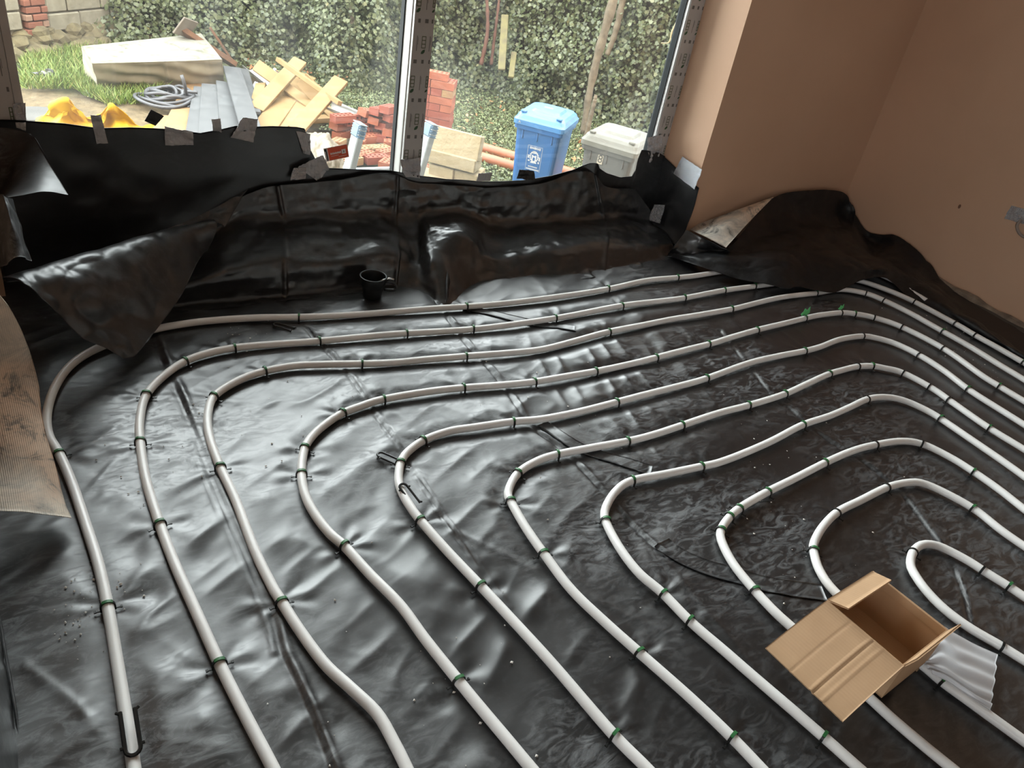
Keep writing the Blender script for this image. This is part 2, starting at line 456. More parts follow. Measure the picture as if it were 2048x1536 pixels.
# ------------------------------------------------------------------ pipes (traced on the floor plane)
PR = 0.0105
PIPES = [
 ('outermost white heating pipe, closest to the window and left wall',
  [(1852,602),(1835,592),(1777,558),(1700,528),(1600,523),(1500,535),(1437,545),(1390,552),(1355,556),(1290,563),(1218,578),(1130,593),(1040,604),(935,614),(850,620),(780,625),(680,632),(600,636),(510,637),(420,642),(360,650),(310,660),(250,678),(185,703),(140,733),(110,775),(95,825),(97,870),(120,912),(145,970),(175,1060),(197,1130),(215,1210),(232,1310),(250,1420),(268,1536),(282,1640)]),
 ('second white heating pipe counted from the window',
  [(2120,766),(2046,726),(2000,700),(1952,673),(1909,647),(1831,606),(1770,580),(1717,562),(1670,556),(1610,559),(1548,568),(1510,573),(1449,582),(1365,597),(1243,613),(1112,637),(1030,650),(948,659),(813,668),(720,676),(636,683),(540,690),(465,698),(410,710),(367,726),(325,755),(292,792),(280,840),(281,888),(292,960),(320,1050),(350,1130),(390,1220),(440,1330),(490,1430),(545,1536),(590,1630)]),
 ('third white heating pipe from the window, beside the welded seam',
  [(2120,805),(2048,760),(1992,727),(1936,693),(1884,663),(1824,629),(1767,602),(1730,588),(1680,580),(1630,587),(1570,595),(1520,605),(1463,619),(1400,631),(1340,640),(1285,651),(1214,666),(1150,683),(1080,700),(1010,708),(935,714),(850,720),(785,726),(720,729),(640,731),(590,733),(530,743),(480,760),(430,792),(416,830),(419,875),(440,934),(471,1000),(509,1101),(544,1174),(560,1200),(597,1258),(649,1328),(701,1377),(754,1429),(788,1488),(812,1536),(850,1620)]),
 ('fourth white heating pipe from the window, with bright green tags',
  [(2120,847),(2048,803),(1996,772),(1960,750),(1884,697),(1804,655),(1747,636),(1708,629),(1683,627),(1640,631),(1610,637),(1560,650),(1511,662),(1460,676),(1418,689),(1310,717),(1250,731),(1190,744),(1130,755),(1068,765),(1000,771),(922,777),(850,786),(763,801),(720,814),(683,828),(650,850),(625,873),(609,900),(603,945),(610,990),(630,1030),(660,1068),(690,1094),(740,1150),(800,1212),(850,1280),(914,1359),(960,1415),(1010,1475),(1060,1536),(1130,1620)]),
 ('fifth white heating pipe from the window',
  [(2120,898),(2048,851),(2000,820),(1937,780),(1890,745),(1838,712),(1790,688),(1750,676),(1722,673),(1680,680),(1640,695),(1608,703),(1560,712),(1500,727),(1414,757),(1350,775),(1290,791),(1228,807),(1150,826),(1080,840),(1028,845),(950,856),(900,863),(850,880),(815,905),(801,928),(797,960),(803,985),(820,1015),(842,1044),(892,1100),(964,1176),(1039,1258),(1108,1334),(1224,1467),(1292,1536),(1370,1620)]),
 ('sixth white heating pipe from the window',
  [(2120,947),(2048,901),(1978,857),(1905,806),(1862,777),(1804,747),(1770,738),(1742,733),(1713,734),(1680,742),(1655,750),(1610,771),(1569,789),(1495,812),(1440,827),(1366,851),(1310,869),(1257,883),(1180,898),(1112,911),(1070,925),(1034,949),(1016,985),(1022,1005),(1051,1057),(1090,1113),(1142,1180),(1210,1245),(1282,1310),(1381,1399),(1460,1474),(1524,1540),(1600,1620)]),
 ('seventh white heating pipe from the window',
  [(2120,1008),(2048,955),(1960,893),(1884,840),(1850,820),(1810,803),(1775,796),(1737,799),(1700,815),(1660,832),(1605,851),(1550,880),(1500,902),(1440,925),(1399,935),(1330,950),(1262,963),(1230,985),(1210,1020),(1213,1048),(1241,1101),(1278,1149),(1323,1187),(1381,1245),(1449,1303),(1500,1348),(1580,1418),(1648,1478),(1718,1540),(1800,1610)]),
 ('eighth white heating pipe from the window, passing left under the cardboard box',
  [(2120,1072),(2048,1020),(2000,983),(1950,948),(1900,916),(1845,889),(1800,883),(1745,892),(1700,905),(1647,928),(1590,957),(1533,986),(1480,1017),(1458,1036),(1443,1058),(1442,1080),(1464,1125),(1500,1172),(1545,1222),(1585,1259),(1665,1330),(1750,1407),(1785,1439),(1848,1493),(1905,1540),(1990,1610)]),
 ('ninth white heating pipe from the window, covered by box and plastic film',
  [(2120,1140),(2048,1093),(2000,1060),(1951,1022),(1900,993),(1850,970),(1820,966),(1775,975),(1720,1002),(1674,1026),(1645,1055),(1628,1085),(1627,1104),(1639,1142),(1671,1186),(1750,1255),(1845,1333),(1883,1365),(1943,1408),(2048,1483),(2130,1545)]),
 ('innermost white heating pipe, bending back on itself beside the box',
  [(2120,1240),(2048,1195),(2019,1175),(1968,1143),(1937,1123),(1895,1101),(1868,1091),(1843,1091),(1825,1106),(1820,1132),(1833,1158),(1858,1190),(1895,1225),(1943,1259),(2000,1292),(2048,1322),(2120,1366)]),
]
PW = []
for label, P_ in PIPES:
    W = np.array([pz(x, y, PR) for x, y in P_])
    W = catmull(W, len(W) * 10)
    def run_on(a, b):                    # the runs go on past the frame towards the back of the room
        d = (a - b) / np.linalg.norm(a - b); pts = []
        q = a.copy()
        while q[1] > -.40:
            d = d * .93 + np.array([0, -1.0, 0]) * .07; d /= np.linalg.norm(d); q = q + d * .05; pts.append(q.copy())
        return np.array(pts).reshape(-1, 3)
    head = run_on(W[0], W[4]) if P_[0][0] > 2048 else np.zeros((0, 3))
    W = np.vstack([head[::-1], W, run_on(W[-1], W[-5])])
    PW.append(resample(W, .016))

# ------------------------------------------------------------------ floor membrane
GX0, GX1, GY0, GY1, GS = XL + .012, XR - .012, -.45, 2.480, .0052
nx, ny = int((GX1 - GX0) / GS) + 1, int((GY1 - GY0) / GS) + 1
gx = np.linspace(GX0, GX1, nx); gy = np.linspace(GY0, GY1, ny)
XX, YY = np.meshgrid(gx, gy)
Pxy = np.stack([XX, YY], -1)
def dist_to(points, reach):
    """raster distance from floor grid to a dense polyline, plus index of nearest sample"""
    D = np.full(XX.shape, 9.0)
    for p in points:
        i0, i1 = int((p[0] - reach - GX0) / GS), int((p[0] + reach - GX0) / GS) + 2
        j0, j1 = int((p[1] - reach - GY0) / GS), int((p[1] + reach - GY0) / GS) + 2
        i0, j0, i1, j1 = max(i0, 0), max(j0, 0), min(i1, nx), min(j1, ny)
        if i0 >= i1 or j0 >= j1: continue
        d = np.hypot(XX[j0:j1, i0:i1] - p[0], YY[j0:j1, i0:i1] - p[1])
        np.minimum(D[j0:j1, i0:i1], d, out=D[j0:j1, i0:i1])
    return D
CLIPS = [
 [(600,636),(935,614),(1218,578),(1355,556),(120,912),(215,1208)],
 [(1510,573),(1449,582),(1365,597),(1243,612),(1112,637),(948,658),(813,668),(636,683),(465,697),(367,726),(292,791),(281,888),(320,1050),(440,1332),(1831,606),(1909,647),(1952,674),(2046,726)],
 [(1632,587),(1463,619),(1214,666),(935,714),(720,729),(530,744),(430,792),(440,934),(558,1203),(1732,589),(1767,601),(1886,662)],
 [(1683,627),(1708,630),(1747,637),(1804,655),(1884,697),(1996,772),(1610,637),(1511,662),(1418,689),(1310,717),(1190,744),(1068,765),(922,777),(763,801),(683,828),(609,900),(605,947),(690,1093),(910,1359)],
 [(1722,673),(1608,702),(1414,757),(1230,806),(1030,846),(848,881),(802,925),(842,1043),(964,1176),(1224,1467),(1838,712),(1937,780)],
 [(1742,733),(1713,735),(1805,747),(1655,749),(1569,789),(1495,812),(1366,852),(1257,884),(1111,911),(1036,948),(1022,1007),(1095,1110),(1283,1308),(1460,1474),(1862,776),(1902,803),(1977,857)],
 [(1735,800),(1605,852),(1399,936),(1262,964),(1214,1047),(1325,1187),(1383,1242),(1648,1476),(1885,840)],
 [(1842,887),(1747,890),(1647,928),(1533,986),(1480,1017),(1460,1034),(1443,1064),(1513,1187),(1948,948)],
 [(1775,974),(1674,1026),(1629,1105),(1951,1021),(1883,1362)],
 [(1823,1107),(1965,1140),(2018,1172),(2000,1289)],
]
Dp = dist_to(np.vstack(PW), .10)
calm = np.clip((Dp - .012) / .05, 0, 1); calm = calm * calm * (3 - 2 * calm)
left = np.clip((2.3 - XX) / 1.6, 0, 1)                      # slacker sheet on the window and left side
ang = math.radians(28)
UX = XX * math.cos(ang) + YY * math.sin(ang); VY = -XX * math.sin(ang) + YY * math.cos(ang)
H = .0060 * fbm(np.stack([XX * 2.4, YY * 3.6], -1), 3, 2) * (.35 + .65 * left)
H += .0032 * ridge(np.stack([UX * 2.8, VY * 7.5], -1), 21, 2) * (.25 + .75 * left)
H += .0008 * ridge(np.stack([UX * 8 + 3 * vnoise(Pxy * 2, 5), VY * 4.0], -1), 44, 2) * (.4 + .6 * left)
H += .0014 * np.clip((.9 - XX) / .4, 0, 1) * fbm(np.stack([UX * 6, VY * 17], -1), 91, 2)
H += .0002 * fbm(np.stack([XX * 12, YY * 15], -1), 60, 2)
# pleats fanning out in the middle of the floor (they run towards the window)
pc = pz(1240, 730)
pm = np.exp(-(((XX - pc[0]) / .55) ** 2 + ((YY - pc[1]) / .38) ** 2))
H += .0075 * pm * ridge(np.stack([(XX - .25 * YY) * 7.5, YY * 1.2], -1), 77, 2)
# drawn-down dimples with star creases around the clips
clip_pts = np.array([pz(x, y) for c in CLIPS for x, y in c])
for k, c in enumerate(clip_pts):
    i0, i1 = max(0, int((c[0] - .13 - GX0) / GS)), min(nx, int((c[0] + .13 - GX0) / GS) + 1)
    j0, j1 = max(0, int((c[1] - .13 - GY0) / GS)), min(ny, int((c[1] + .13 - GY0) / GS) + 1)
    if i0 >= i1 or j0 >= j1: continue
    dx, dy = XX[j0:j1, i0:i1] - c[0], YY[j0:j1, i0:i1] - c[1]
    d = np.hypot(dx, dy); a = np.arctan2(dy, dx)
    H[j0:j1, i0:i1] += (.0032 * np.sin(a * (5 + k % 3) + k) * (d / .03) * np.exp(-(d / .045) ** 2) - .004 * np.exp(-(d / .02) ** 2)) * (.4 + .6 * left[j0:j1, i0:i1])
H *= .12 + .88 * calm
def seam(P_, w, h, off=0.0):
    global H
    W = resample(catmull(np.array([pz(x, y) for x, y in P_]), len(P_) * 12), .006)
    D = dist_to(W, w * 4)
    H = H + h * np.exp(-(D / w) ** 2) * (.25 + .75 * calm)
    return W
S1 = [(318,672),(345,735),(375,800),(410,880),(440,960),(480,1050),(525,1150),(560,1230),(575,1295),(600,1350),(640,1440),(675,1536)]
seam(S1, .008, .0075)
seam([(x - 14, y + 3) for x, y in S1], .008, -.004)
seam([(x - 26, y + 6) for x, y in S1[3:9]], .007, .0035)
for P_ in ([(605,650),(640,690),(690,745),(730,800),(760,845),(805,910),(850,985),(900,1060),(960,1140),(1010,1215)],
           [(870,600),(915,668),(945,705),(1000,765),(1060,850),(1130,905),(1230,1010),(1330,1110)],
           [(1440,660),(1540,790),(1580,820),(1640,870),(1720,920),(1800,985),(1860,1060),(1900,1120),(1930,1200),(1942,1290)]):
    seam(P_, .0045, -.0058); seam([(x + 7, y - 2) for x, y in P_], .0055, .0044)
for P_ in ([(910,1065),(1050,1130),(1150,1180),(1330,1260)], [(480,620),(545,590),(620,650)], [(1330,1120),(1420,1230),(1560,1400)],
           [(50,1330),(150,1410),(230,1500)], [(240,1330),(300,1230),(345,1190)], [(1560,660),(1640,720)], [(300,800),(410,690)], [(160,1000),(265,880)]):
    seam(P_, .009, .0017)
V = np.stack([XX, YY, H - .002], -1)
I_ = np.arange(nx * ny).reshape(ny, nx)
o = link('floor_membrane', big_mesh('floor_membrane', V.reshape(-1, 3), np.stack([I_[:-1, :-1], I_[:-1, 1:], I_[1:, 1:], I_[1:, :-1]], -1).reshape(-1, 4), M_floor))
tag(o, 'creased glossy black plastic membrane covering the whole floor', 'membrane')
def floor_z(x, y):
    i = int(round((x - GX0) / GS)); j = int(round((y - GY0) / GS))
    if 0 <= i < nx and 0 <= j < ny: return H[j, i] - .001
    return 0.0
# overlapping sheet edges: thin lap strips lying on the floor membrane
def lap(P_, w, label):
    W = resample(catmull(np.array([pz(x, y) for x, y in P_]), len(P_) * 10), .012)
    T = np.gradient(W, axis=0); T /= np.linalg.norm(T, axis=1)[:, None]
    S = np.stack([-T[:, 1], T[:, 0], T[:, 2] * 0], 1)
    G = np.stack([W + S * w * k for k in np.linspace(0, 1, 7)])
    for a in range(G.shape[0]):
        for b_ in range(G.shape[1]):
            p = G[a, b_]; G[a, b_, 2] = floor_z(p[0], p[1]) + .0016 + .0008 * (a == 0)
    return tag(link('lap_strip', sheet_mesh('lap_strip', G, M_floor, .0012)), label, 'membrane strip')
lap([(1310,1090),(1340,1115),(1400,1145),(1480,1168),(1560,1190),(1655,1203)], .05, 'curved black lap edge of membrane running under the cardboard box')
lap([(1075,852),(1140,897),(1250,936),(1300,952)], .04, 'short black lap edge of membrane crossing the sixth pipe')
lap([(925,619),(1010,640),(1150,668)], .04, 'short black lap edge of membrane between second and third pipes')

# ------------------------------------------------------------------ pipe objects and clips
for (label, P_), W in zip(PIPES, PW):
    W = W.copy(); W[:, 2] = PR + .0022 + .0012 * np.sin(np.arange(len(W)) * .21)
    tag(part('heating_pipe', tube(W, PR, 14), M_pipe, smooth=True), label, 'pipe')
def arc_band(r0, r1, a0, a1, hw, n=11):
    V, F = [], []
    for k in range(n):
        a = a0 + (a1 - a0) * k / (n - 1)
        for r, y in ((r0, -hw), (r0, hw), (r1, hw), (r1, -hw)):
            V.append((r * math.cos(a), y, r * math.sin(a)))
    for k in range(n - 1):
        for q in range(4):
            F.append((4 * k + q, 4 * k + (q + 1) % 4, 4 * k + 4 + (q + 1) % 4, 4 * k + 4 + q))
    F += [(0, 1, 2, 3), tuple(4 * (n - 1) + q for q in (3, 2, 1, 0))]
    return V, F
ca = PR + .0006
arch_vf = merge(arc_band(ca, ca + .0024, -.35, math.pi + .35, .0026))
leg_vf = [merge(xf(cbox(.003, .005, .012, .0006), Matrix.Translation((s * (ca + .001), 0, -.006))),
                xf(cbox(.012, .0032, .0022, .0005), Matrix.Translation((s * (ca + .007), .0005, -.0085))),
                xf(cbox(.004, .006, .003, .0005), Matrix.Translation((s * (ca + .011), 0, -.0085)))) for s in (-1, 1)]
cap_vf = arc_band(ca + .0018, ca + .0034, .9, 2.3, .0031, 9)
ME = {'arch': fix_normals(mesh('arch', *arch_vf, M_clip)), 'barb0': mesh('barb', *leg_vf[0], M_clip), 'barb1': mesh('barb', *leg_vf[1], M_clip),
      'cap': fix_normals(mesh('green_band', *cap_vf, M_green))}
ORD = ['outermost', 'second', 'third', 'fourth', 'fifth', 'sixth', 'seventh', 'eighth', 'ninth', 'innermost']
NTH = ['first', 'second', 'third', 'fourth', 'fifth', 'sixth', 'seventh', 'eighth', 'ninth', 'tenth', 'eleventh', 'twelfth', 'thirteenth', 'fourteenth', 'fifteenth', 'sixteenth', 'seventeenth', 'eighteenth', 'nineteenth', 'twentieth', 'twenty-first', 'twenty-second', 'twenty-third', 'twenty-fourth', 'twenty-fifth', 'twenty-sixth', 'twenty-seventh', 'twenty-eighth', 'twenty-ninth', 'thirtieth', 'thirty-first']
for k, (cl, W) in enumerate(zip(CLIPS, PW)):
    at_ = lambda c: int(np.argmin(np.hypot(W[:, 0] - pz(*c, PR)[0], W[:, 1] - pz(*c, PR)[1])))
    for q, (x, y) in enumerate(sorted(cl, key=at_)):
        i = at_((x, y))
        i0, i1 = max(0, i - 2), min(len(W) - 1, i + 2); t = W[i1] - W[i0]
        yaw = math.atan2(t[1], t[0]) - math.pi / 2 + random.uniform(-.18, .18)
        e = empty('pipe_clip', (W[i][0], W[i][1], PR + .0022), yaw)
        tag(e, f'{NTH[q]} black staple clip along the {ORD[k]} heating pipe, counted from its right-hand end', 'pipe clip', f'clips on the {ORD[k]} heating pipe')
        link('arch', ME['arch'], e); link('barb', ME['barb0'], e); link('barb', ME['barb1'], e)
        if x < 1660 or q % 4 == 0: link('green_band', ME['cap'], e)
# long U staples: two loose on the floor, two left standing on pipes
def staple(name, loc, yaw, tilt, label, s=1.0):
    e = empty(name, loc, yaw); e.rotation_euler = (tilt, 0, yaw)
    tag(e, label, 'staple')
    r = .0095 * s; P_ = [(-r, .055 * s, 0)] + [(-r, .02 * s, 0)] + [(r * math.cos(a), r * math.sin(a), 0) for a in np.linspace(math.pi, 2 * math.pi, 9)] + [(r, .02 * s, 0), (r, .055 * s, 0)]
    part('bow', tube(np.array(P_), .0030 * s, 6), M_clip, e)
    for sx in (-1, 1):
        part('barb', xf(cbox(.010 * s, .004 * s, .004 * s, .0008), Matrix.Translation((sx * (r + .002), .053 * s, 0)) @ Matrix.Rotation(sx * .6, 4, 'Z')), M_clip, e)
        part('shoulder', xf(cbox(.007 * s, .004 * s, .004 * s, .0008), Matrix.Translation((sx * (r + .003), .004, 0))), M_clip, e)
    return e
def yaw_of(a, b):
    p, q = pz(*a), pz(*b); return math.atan2(q[1] - p[1], q[0] - p[0]) - math.pi / 2
p = pz(553, 652); staple('loose_staple', (p[0], p[1], floor_z(p[0], p[1]) + .006), yaw_of((553, 652), (583, 661)), 0, 'loose black staple lying between the first two pipes')
p = pz(762, 916); staple('loose_staple', (p[0], p[1], floor_z(p[0], p[1]) + .006), yaw_of((762, 916), (798, 932)), 0, 'loose black staple lying left of the fifth pipe bend')
p = pz(268, 1508, PR); staple('standing_staple', (p[0], p[1], 2 * PR + .006), yaw_of((268, 1508), (262, 1465)), .2, 'black staple perched on the outermost pipe near the bottom edge', 1.15)
p = pz(806, 984, PR); staple('standing_staple', (p[0], p[1], 2 * PR + .005), yaw_of((806, 984), (825, 1003)), -.2, 'black staple hanging off the fifth pipe bend')
# two torn bright green tags standing on the fourth pipe
for (x, y, s, lab) in ((1609, 630, 1.0, 'larger bright green plastic tag standing on the fourth pipe'), (1681, 618, .62, 'smaller bright green plastic tag behind the fourth pipe')):
    p = pz(x, y, .022)
    poly = [(-.016, 0), (-.006, .012), (-.003, .026), (.007, .020), (.016, .036), (.018, .012), (.009, .002), (.002, -.012)]
    vf = prism([(a * s, b * s) for a, b in poly], -.001, .001)
    o = part('green_tag', vf, M_brightgreen)
    o.location = (p[0], p[1], p[2]); o.rotation_euler = (math.radians(68), 0, math.radians(-32)); tag(o, lab, 'plastic tag')

# crumbs of plaster and screed scattered over the sheet
V, F = [], []
def crumb(x, y, s):
    b = len(V); z = floor_z(x, y)
    for k in range(6):
        d = [(1, 0, .4), (-1, 0, .4), (0, 1, .4), (0, -1, .4), (0, 0, 1.0), (0, 0, 0)][k]
        V.append((x + d[0] * s * random.uniform(.5, 1.2), y + d[1] * s * random.uniform(.5, 1.2), z + d[2] * s * random.uniform(.7, 1.1)))
    for f in ((0, 2, 4), (2, 1, 4), (1, 3, 4), (3, 0, 4), (2, 0, 5), (1, 2, 5), (3, 1, 5), (0, 3, 5)): F.append(tuple(b + i for i in f))
for cx, cy, n, sp in ((215, 1180, 46, 60), (160, 1255, 30, 60), (860, 550, 40, 30), (930, 540, 14, 25), (480, 690, 26, 60), (395, 830, 12, 30), (1900, 690, 46, 60), (1960, 720, 30, 60), (1520, 880, 26, 120), (600, 800, 22, 150), (1100, 800, 26, 200), (1560, 1100, 34, 200), (900, 1300, 36, 300), (300, 950, 22, 120), (1820, 620, 14, 40)):
    for k in range(n):
        p = pz(cx + random.gauss(0, sp * .5), cy + random.gauss(0, sp * .45))
        if XL + .05 < p[0] < XR - .1 and p[1] < 2.2: crumb(p[0], p[1], random.choice([.0011, .0014, .0018, .0026, .0036]))
M_crumb = simple('pale_plaster_crumb', (.78, .75, .70), .9)
tag(part('plaster_crumbs', (V, F), M_crumb), 'tiny pale crumbs of plaster scattered over the black membrane', 'crumbs', kind='stuff')

# ------------------------------------------------------------------ membranes against the window, walls and corner
YS = 2.484
top = [(-60,238),(0,240),(45,241),(130,247),(200,256),(260,254),(330,258),(400,266),(432,259),(470,250),(500,252),(540,251),(590,252),(607,255),(612,275),(620,300),(640,336),(700,338),(780,340),(822,348),(890,357),(960,361),(1040,359),(1100,350),(1142,339),(1178,323),(1187,322),(1196,335),(1212,346),(1240,355),(1263,353),(1271,340),(1271,322),(1284,300),(1300,303),(1318,306),(1336,312)]
Tp = np.array([py(x, y, YS) for x, y in top]); Tp[:, 0] = np.clip(np.maximum.accumulate(Tp[:, 0] + np.arange(len(Tp)) * 1e-4), -.155, 2.494)
n = 420
d = np.r_[0, np.cumsum(np.linalg.norm(np.diff(Tp, axis=0), axis=1))]
s = np.linspace(0, d[-1], n); edge = np.stack([np.interp(s, d, Tp[:, k]) for k in range(3)], 1)
m = 70; G = np.zeros((m, n, 3))
for i in range(m):
    v = i / (m - 1)
    G[i, :, 0] = edge[:, 0]; G[i, :, 2] = edge[:, 2] * (1 - v) + .002 * v
    G[i, :, 1] = YS + .006 * np.sin(edge[:, 0] * 7) * math.sin(v * 3) - .05 * max(0, v - .75) ** 2
G[:, :, 1] += .010 * fbm(np.stack([G[..., 0] * 3, G[..., 2] * 4], -1), 5, 3) - .004
pc = py(1187, 330, YS)[0]
G[:, :, 1] -= .02 * np.exp(-((G[..., 0] - pc) / .03) ** 2) * np.clip(G[..., 2] / .25, 0, 1)
o = link('window_sheet', sheet_mesh('window_sheet', G, M_sheet, .0014))
tag(o, 'upright black membrane taped along the bottom of the window', 'membrane')

# floor membrane turned up over the threshold: rows fold -> ridge -> back of step -> wall -> top edge
colx = [385, 470, 560, 660, 772, 830, 880, 930, 985, 1080, 1180, 1270, 1352]
fold = [(215,640),(310,617),(385,604),(470,597),(560,589),(660,580),(765,571),(835,578),(893,606),(950,568),(1010,556),(1090,549),(1180,543),(1265,527),(1350,503)]
ridg = [(225,600),(315,573),(388,553),(470,533),(562,511),(650,513),(770,501),(832,518),(862,478),(925,468),(990,507),(1085,487),(1188,480),(1262,478),(1340,482)]
back = [(300,520),(375,492),(430,468),(490,440),(560,440),(650,436),(765,432),(830,440),(862,430),(930,428),(985,448),(1080,446),(1180,440),(1250,436),(1318,446)]
topr = [(390,452),(440,420),(478,396),(505,384),(548,371),(650,362),(771,346),(830,364),(880,368),(930,371),(985,373),(1080,366),(1172,340),(1212,372),(1268,376)]
rows = [[py(x, y, 0) if False else (pz(x, y + 16, -.006)) for x, y in fold],
        [pz(x, y, .0015) for x, y in fold],
        [.30 * pz(f[0], f[1], .0015) + .70 * py(r[0], r[1], 2.234) for f, r in zip(fold, ridg)],
        [py(x, y, 2.255 + .012 * ((i % 3) - 1)) for i, (x, y) in enumerate(ridg)],
        [.6 * py(r[0], r[1], 2.255) + .4 * py(b[0], b[1], 2.44) + np.array([0, 0, .005]) for r, b in zip(ridg, back)],
        [py(x, y, 2.440) for x, y in back],
        [.5 * py(b[0], b[1], 2.452) + .5 * py(t[0], t[1], 2.462) for b, t in zip(back, topr)],
        [py(x, y, 2.466) for x, y in topr]]
G = grid_patch(rows, 150, 420)
G = rumple(G, .0050, .12, 8, .9); G = rumple(G, .0010, .035, 15, .8)
for (cx, w_) in ((771, .006), (548, .006), (1187, .006)):
    X0 = py(cx, 420, 2.4)[0]
    for j in range(G.shape[1]):
        G[:, j, 1] -= .010 * math.exp(-((G[75, j, 0] - X0) / w_) ** 2)
G[..., 1] = np.minimum(G[..., 1], 2.474); G[..., 0] = np.minimum(G[..., 0], 2.485)
o = link('upstand_sheet', sheet_mesh('upstand_sheet', G, M_sheet, .0014))
tag(o, 'creased black membrane turned up over the step below the window', 'membrane')
# pinched tent of membrane beside the mug
tip, apx, lb, rb = pz(893, 608, .002), py(889, 508, 2.215), pz(836, 574, .003), pz(930, 570, .003)
G = np.zeros((30, 41, 3))
for i in range(30):
    t_ = i / 29; rd = tip * (1 - t_) + apx * t_; l_ = tip * (1 - t_) + (lb * .6 + py(868, 520, 2.235) * .4) * t_; r_ = tip * (1 - t_) + (rb * .6 + py(912, 520, 2.235) * .4) * t_
    rd = rd + np.array([0, -.012, .018]) * math.sin(t_ * math.pi)
    for j in range(41):
        u = j / 20 - 1; w_ = abs(u) ** .8; G[i, j] = rd * (1 - w_) + (l_ if u < 0 else r_) * w_
G[..., 2] = np.maximum(G[..., 2], .0015)
tag(link('pinched_fold', sheet_mesh('pinched_fold', rumple(G, .0012, .05, 4, .6), M_sheet, .0012)), 'sharp pinched fold of black membrane to the right of the mug', 'membrane fold')

# big flap folded forward over the outermost pipe
flap = empty('fallen_flap', tuple(pz(240, 690)))
tag(flap, 'large loose flap of black membrane fallen forward over the outermost pipe', 'membrane flap')
bl = pz(248, 716, .034)
G = coons([py(6, 557, 1.98), py(70, 538, 2.05), py(130, 520, 2.12), py(250, 486, 2.24), py(330, 462, 2.32), py(418, 448, 2.40)],
          [bl, pz(275, 706, .032), pz(312, 660, .045), py(362, 590, 2.12), py(400, 515, 2.26), py(416, 500, 2.30)],
          [py(6, 557, 1.98), py(60, 588, 1.975), py(112, 632, 1.965), py(172, 682, 1.945), bl],
          [py(418, 448, 2.40), py(427, 468, 2.37), py(416, 500, 2.30)], 80, 110)
G = rumple(G, .0065, .11, 12, 1.2); G = rumple(G, .0012, .04, 14, .6)
v = np.linspace(0, 1, 80)[:, None]; G[..., 1] -= .05 * np.sin(v ** .7 * math.pi); G[..., 2] += .05 * np.sin(v ** .6 * math.pi)
me = sheet_mesh('flap', G - np.array(flap.location), M_loose, .0014); link('flap', me, flap)
G = coons([py(322, 463, 2.30), py(410, 425, 2.37), py(496, 378, 2.42)], [py(414, 500, 2.29), py(408, 470, 2.32), py(430, 445, 2.35), py(452, 453, 2.35)],
          [py(322, 463, 2.30), py(372, 478, 2.30), py(414, 500, 2.29)], [py(496, 378, 2.42), py(470, 418, 2.39), py(452, 453, 2.35)], 40, 50)
link('folded_ear', sheet_mesh('folded_ear', rumple(G, .006, .06, 23, .9) - np.array(flap.location), M_loose, .0014), flap)

# sheets hanging on the left wall
rows = [[py(-60, 250, 2.42), py(-10, 253, 2.42), py(30, 258, 2.41), py(62, 268, 2.39)],
        [py(-60, 330, 2.38), py(-10, 322, 2.38), py(40, 300, 2.37), py(72, 278, 2.37)],
        [py(-60, 450, 2.30), py(-8, 402, 2.30), py(38, 336, 2.32), py(80, 292, 2.345)],
        [py(-60, 432, 2.16), py(-2, 401, 2.18), py(62, 362, 2.22), py(104, 335, 2.27)],
        [py(-60, 410, 2.02), py(8, 397, 2.04), py(85, 385, 2.09), py(136, 390, 2.14)]]
tag(link('curled_corner', sheet_mesh('curled_corner', rumple(grid_patch(rows, 60, 50), .0016, .09, 2), M_dusty, .0014)), 'curled triangular corner of black membrane hanging at the left jamb', 'membrane flap')
rows = [[py(-50, 392, 2.06), py(-10, 388, 2.0), py(8, 390, 1.96), py(22, 398, 2.04)],
        [py(-50, 470, 2.02), py(5, 448, 1.92), py(28, 448, 1.90), py(44, 458, 2.0)],
        [py(-50, 535, 1.99), py(6, 532, 1.90), py(36, 514, 1.85), py(64, 522, 1.95)]]
tag(link('rolled_edge', sheet_mesh('rolled_edge', rumple(grid_patch(rows, 50, 50), .003, .06, 6, .7), M_dusty, .0014)), 'rolled black membrane edge below the curled corner at left', 'membrane roll')
rx = [(-4,585,.43),(25,625,.37),(55,690,.29),(75,760,.21),(85,830,.15),(100,900,.10),(120,970,.055),(141,1037,.03)]
rows = []
for x, y, z in rx:
    q = pz(x, y, z); w_ = np.array([XL + .012, q[1] - .03, z + .10])
    rows.append([w_, w_ * .6 + q * .4 + np.array([.005, -.01, .012]), w_ * .25 + q * .75 + np.array([0, -.01, .012]), q])
tag(link('dirty_flap', sheet_mesh('dirty_flap', rumple(grid_patch(rows, 90, 40), .003, .12, 19), M_dirty, .0016)), 'membrane flap caked with beige dirt hanging at the left wall', 'membrane flap')
rows = []
for y in np.linspace(.2, 1.62, 12):
    w_ = .006 * math.sin(y * 9)
    rows.append([np.array([XL + .030 + w_, y, .001]), np.array([XL + .022 + w_, y, .012]), np.array([XL + .016 + w_ * 1.5, y, .12]), np.array([XL + .012, y, .34])])
tag(link('wall_skirt_sheet', sheet_mesh('wall_skirt_sheet', rumple(grid_patch(rows, 120, 24), .0025, .1, 3, .6), M_loose, .0014)), 'strip of black membrane turned up along the left wall', 'membrane')

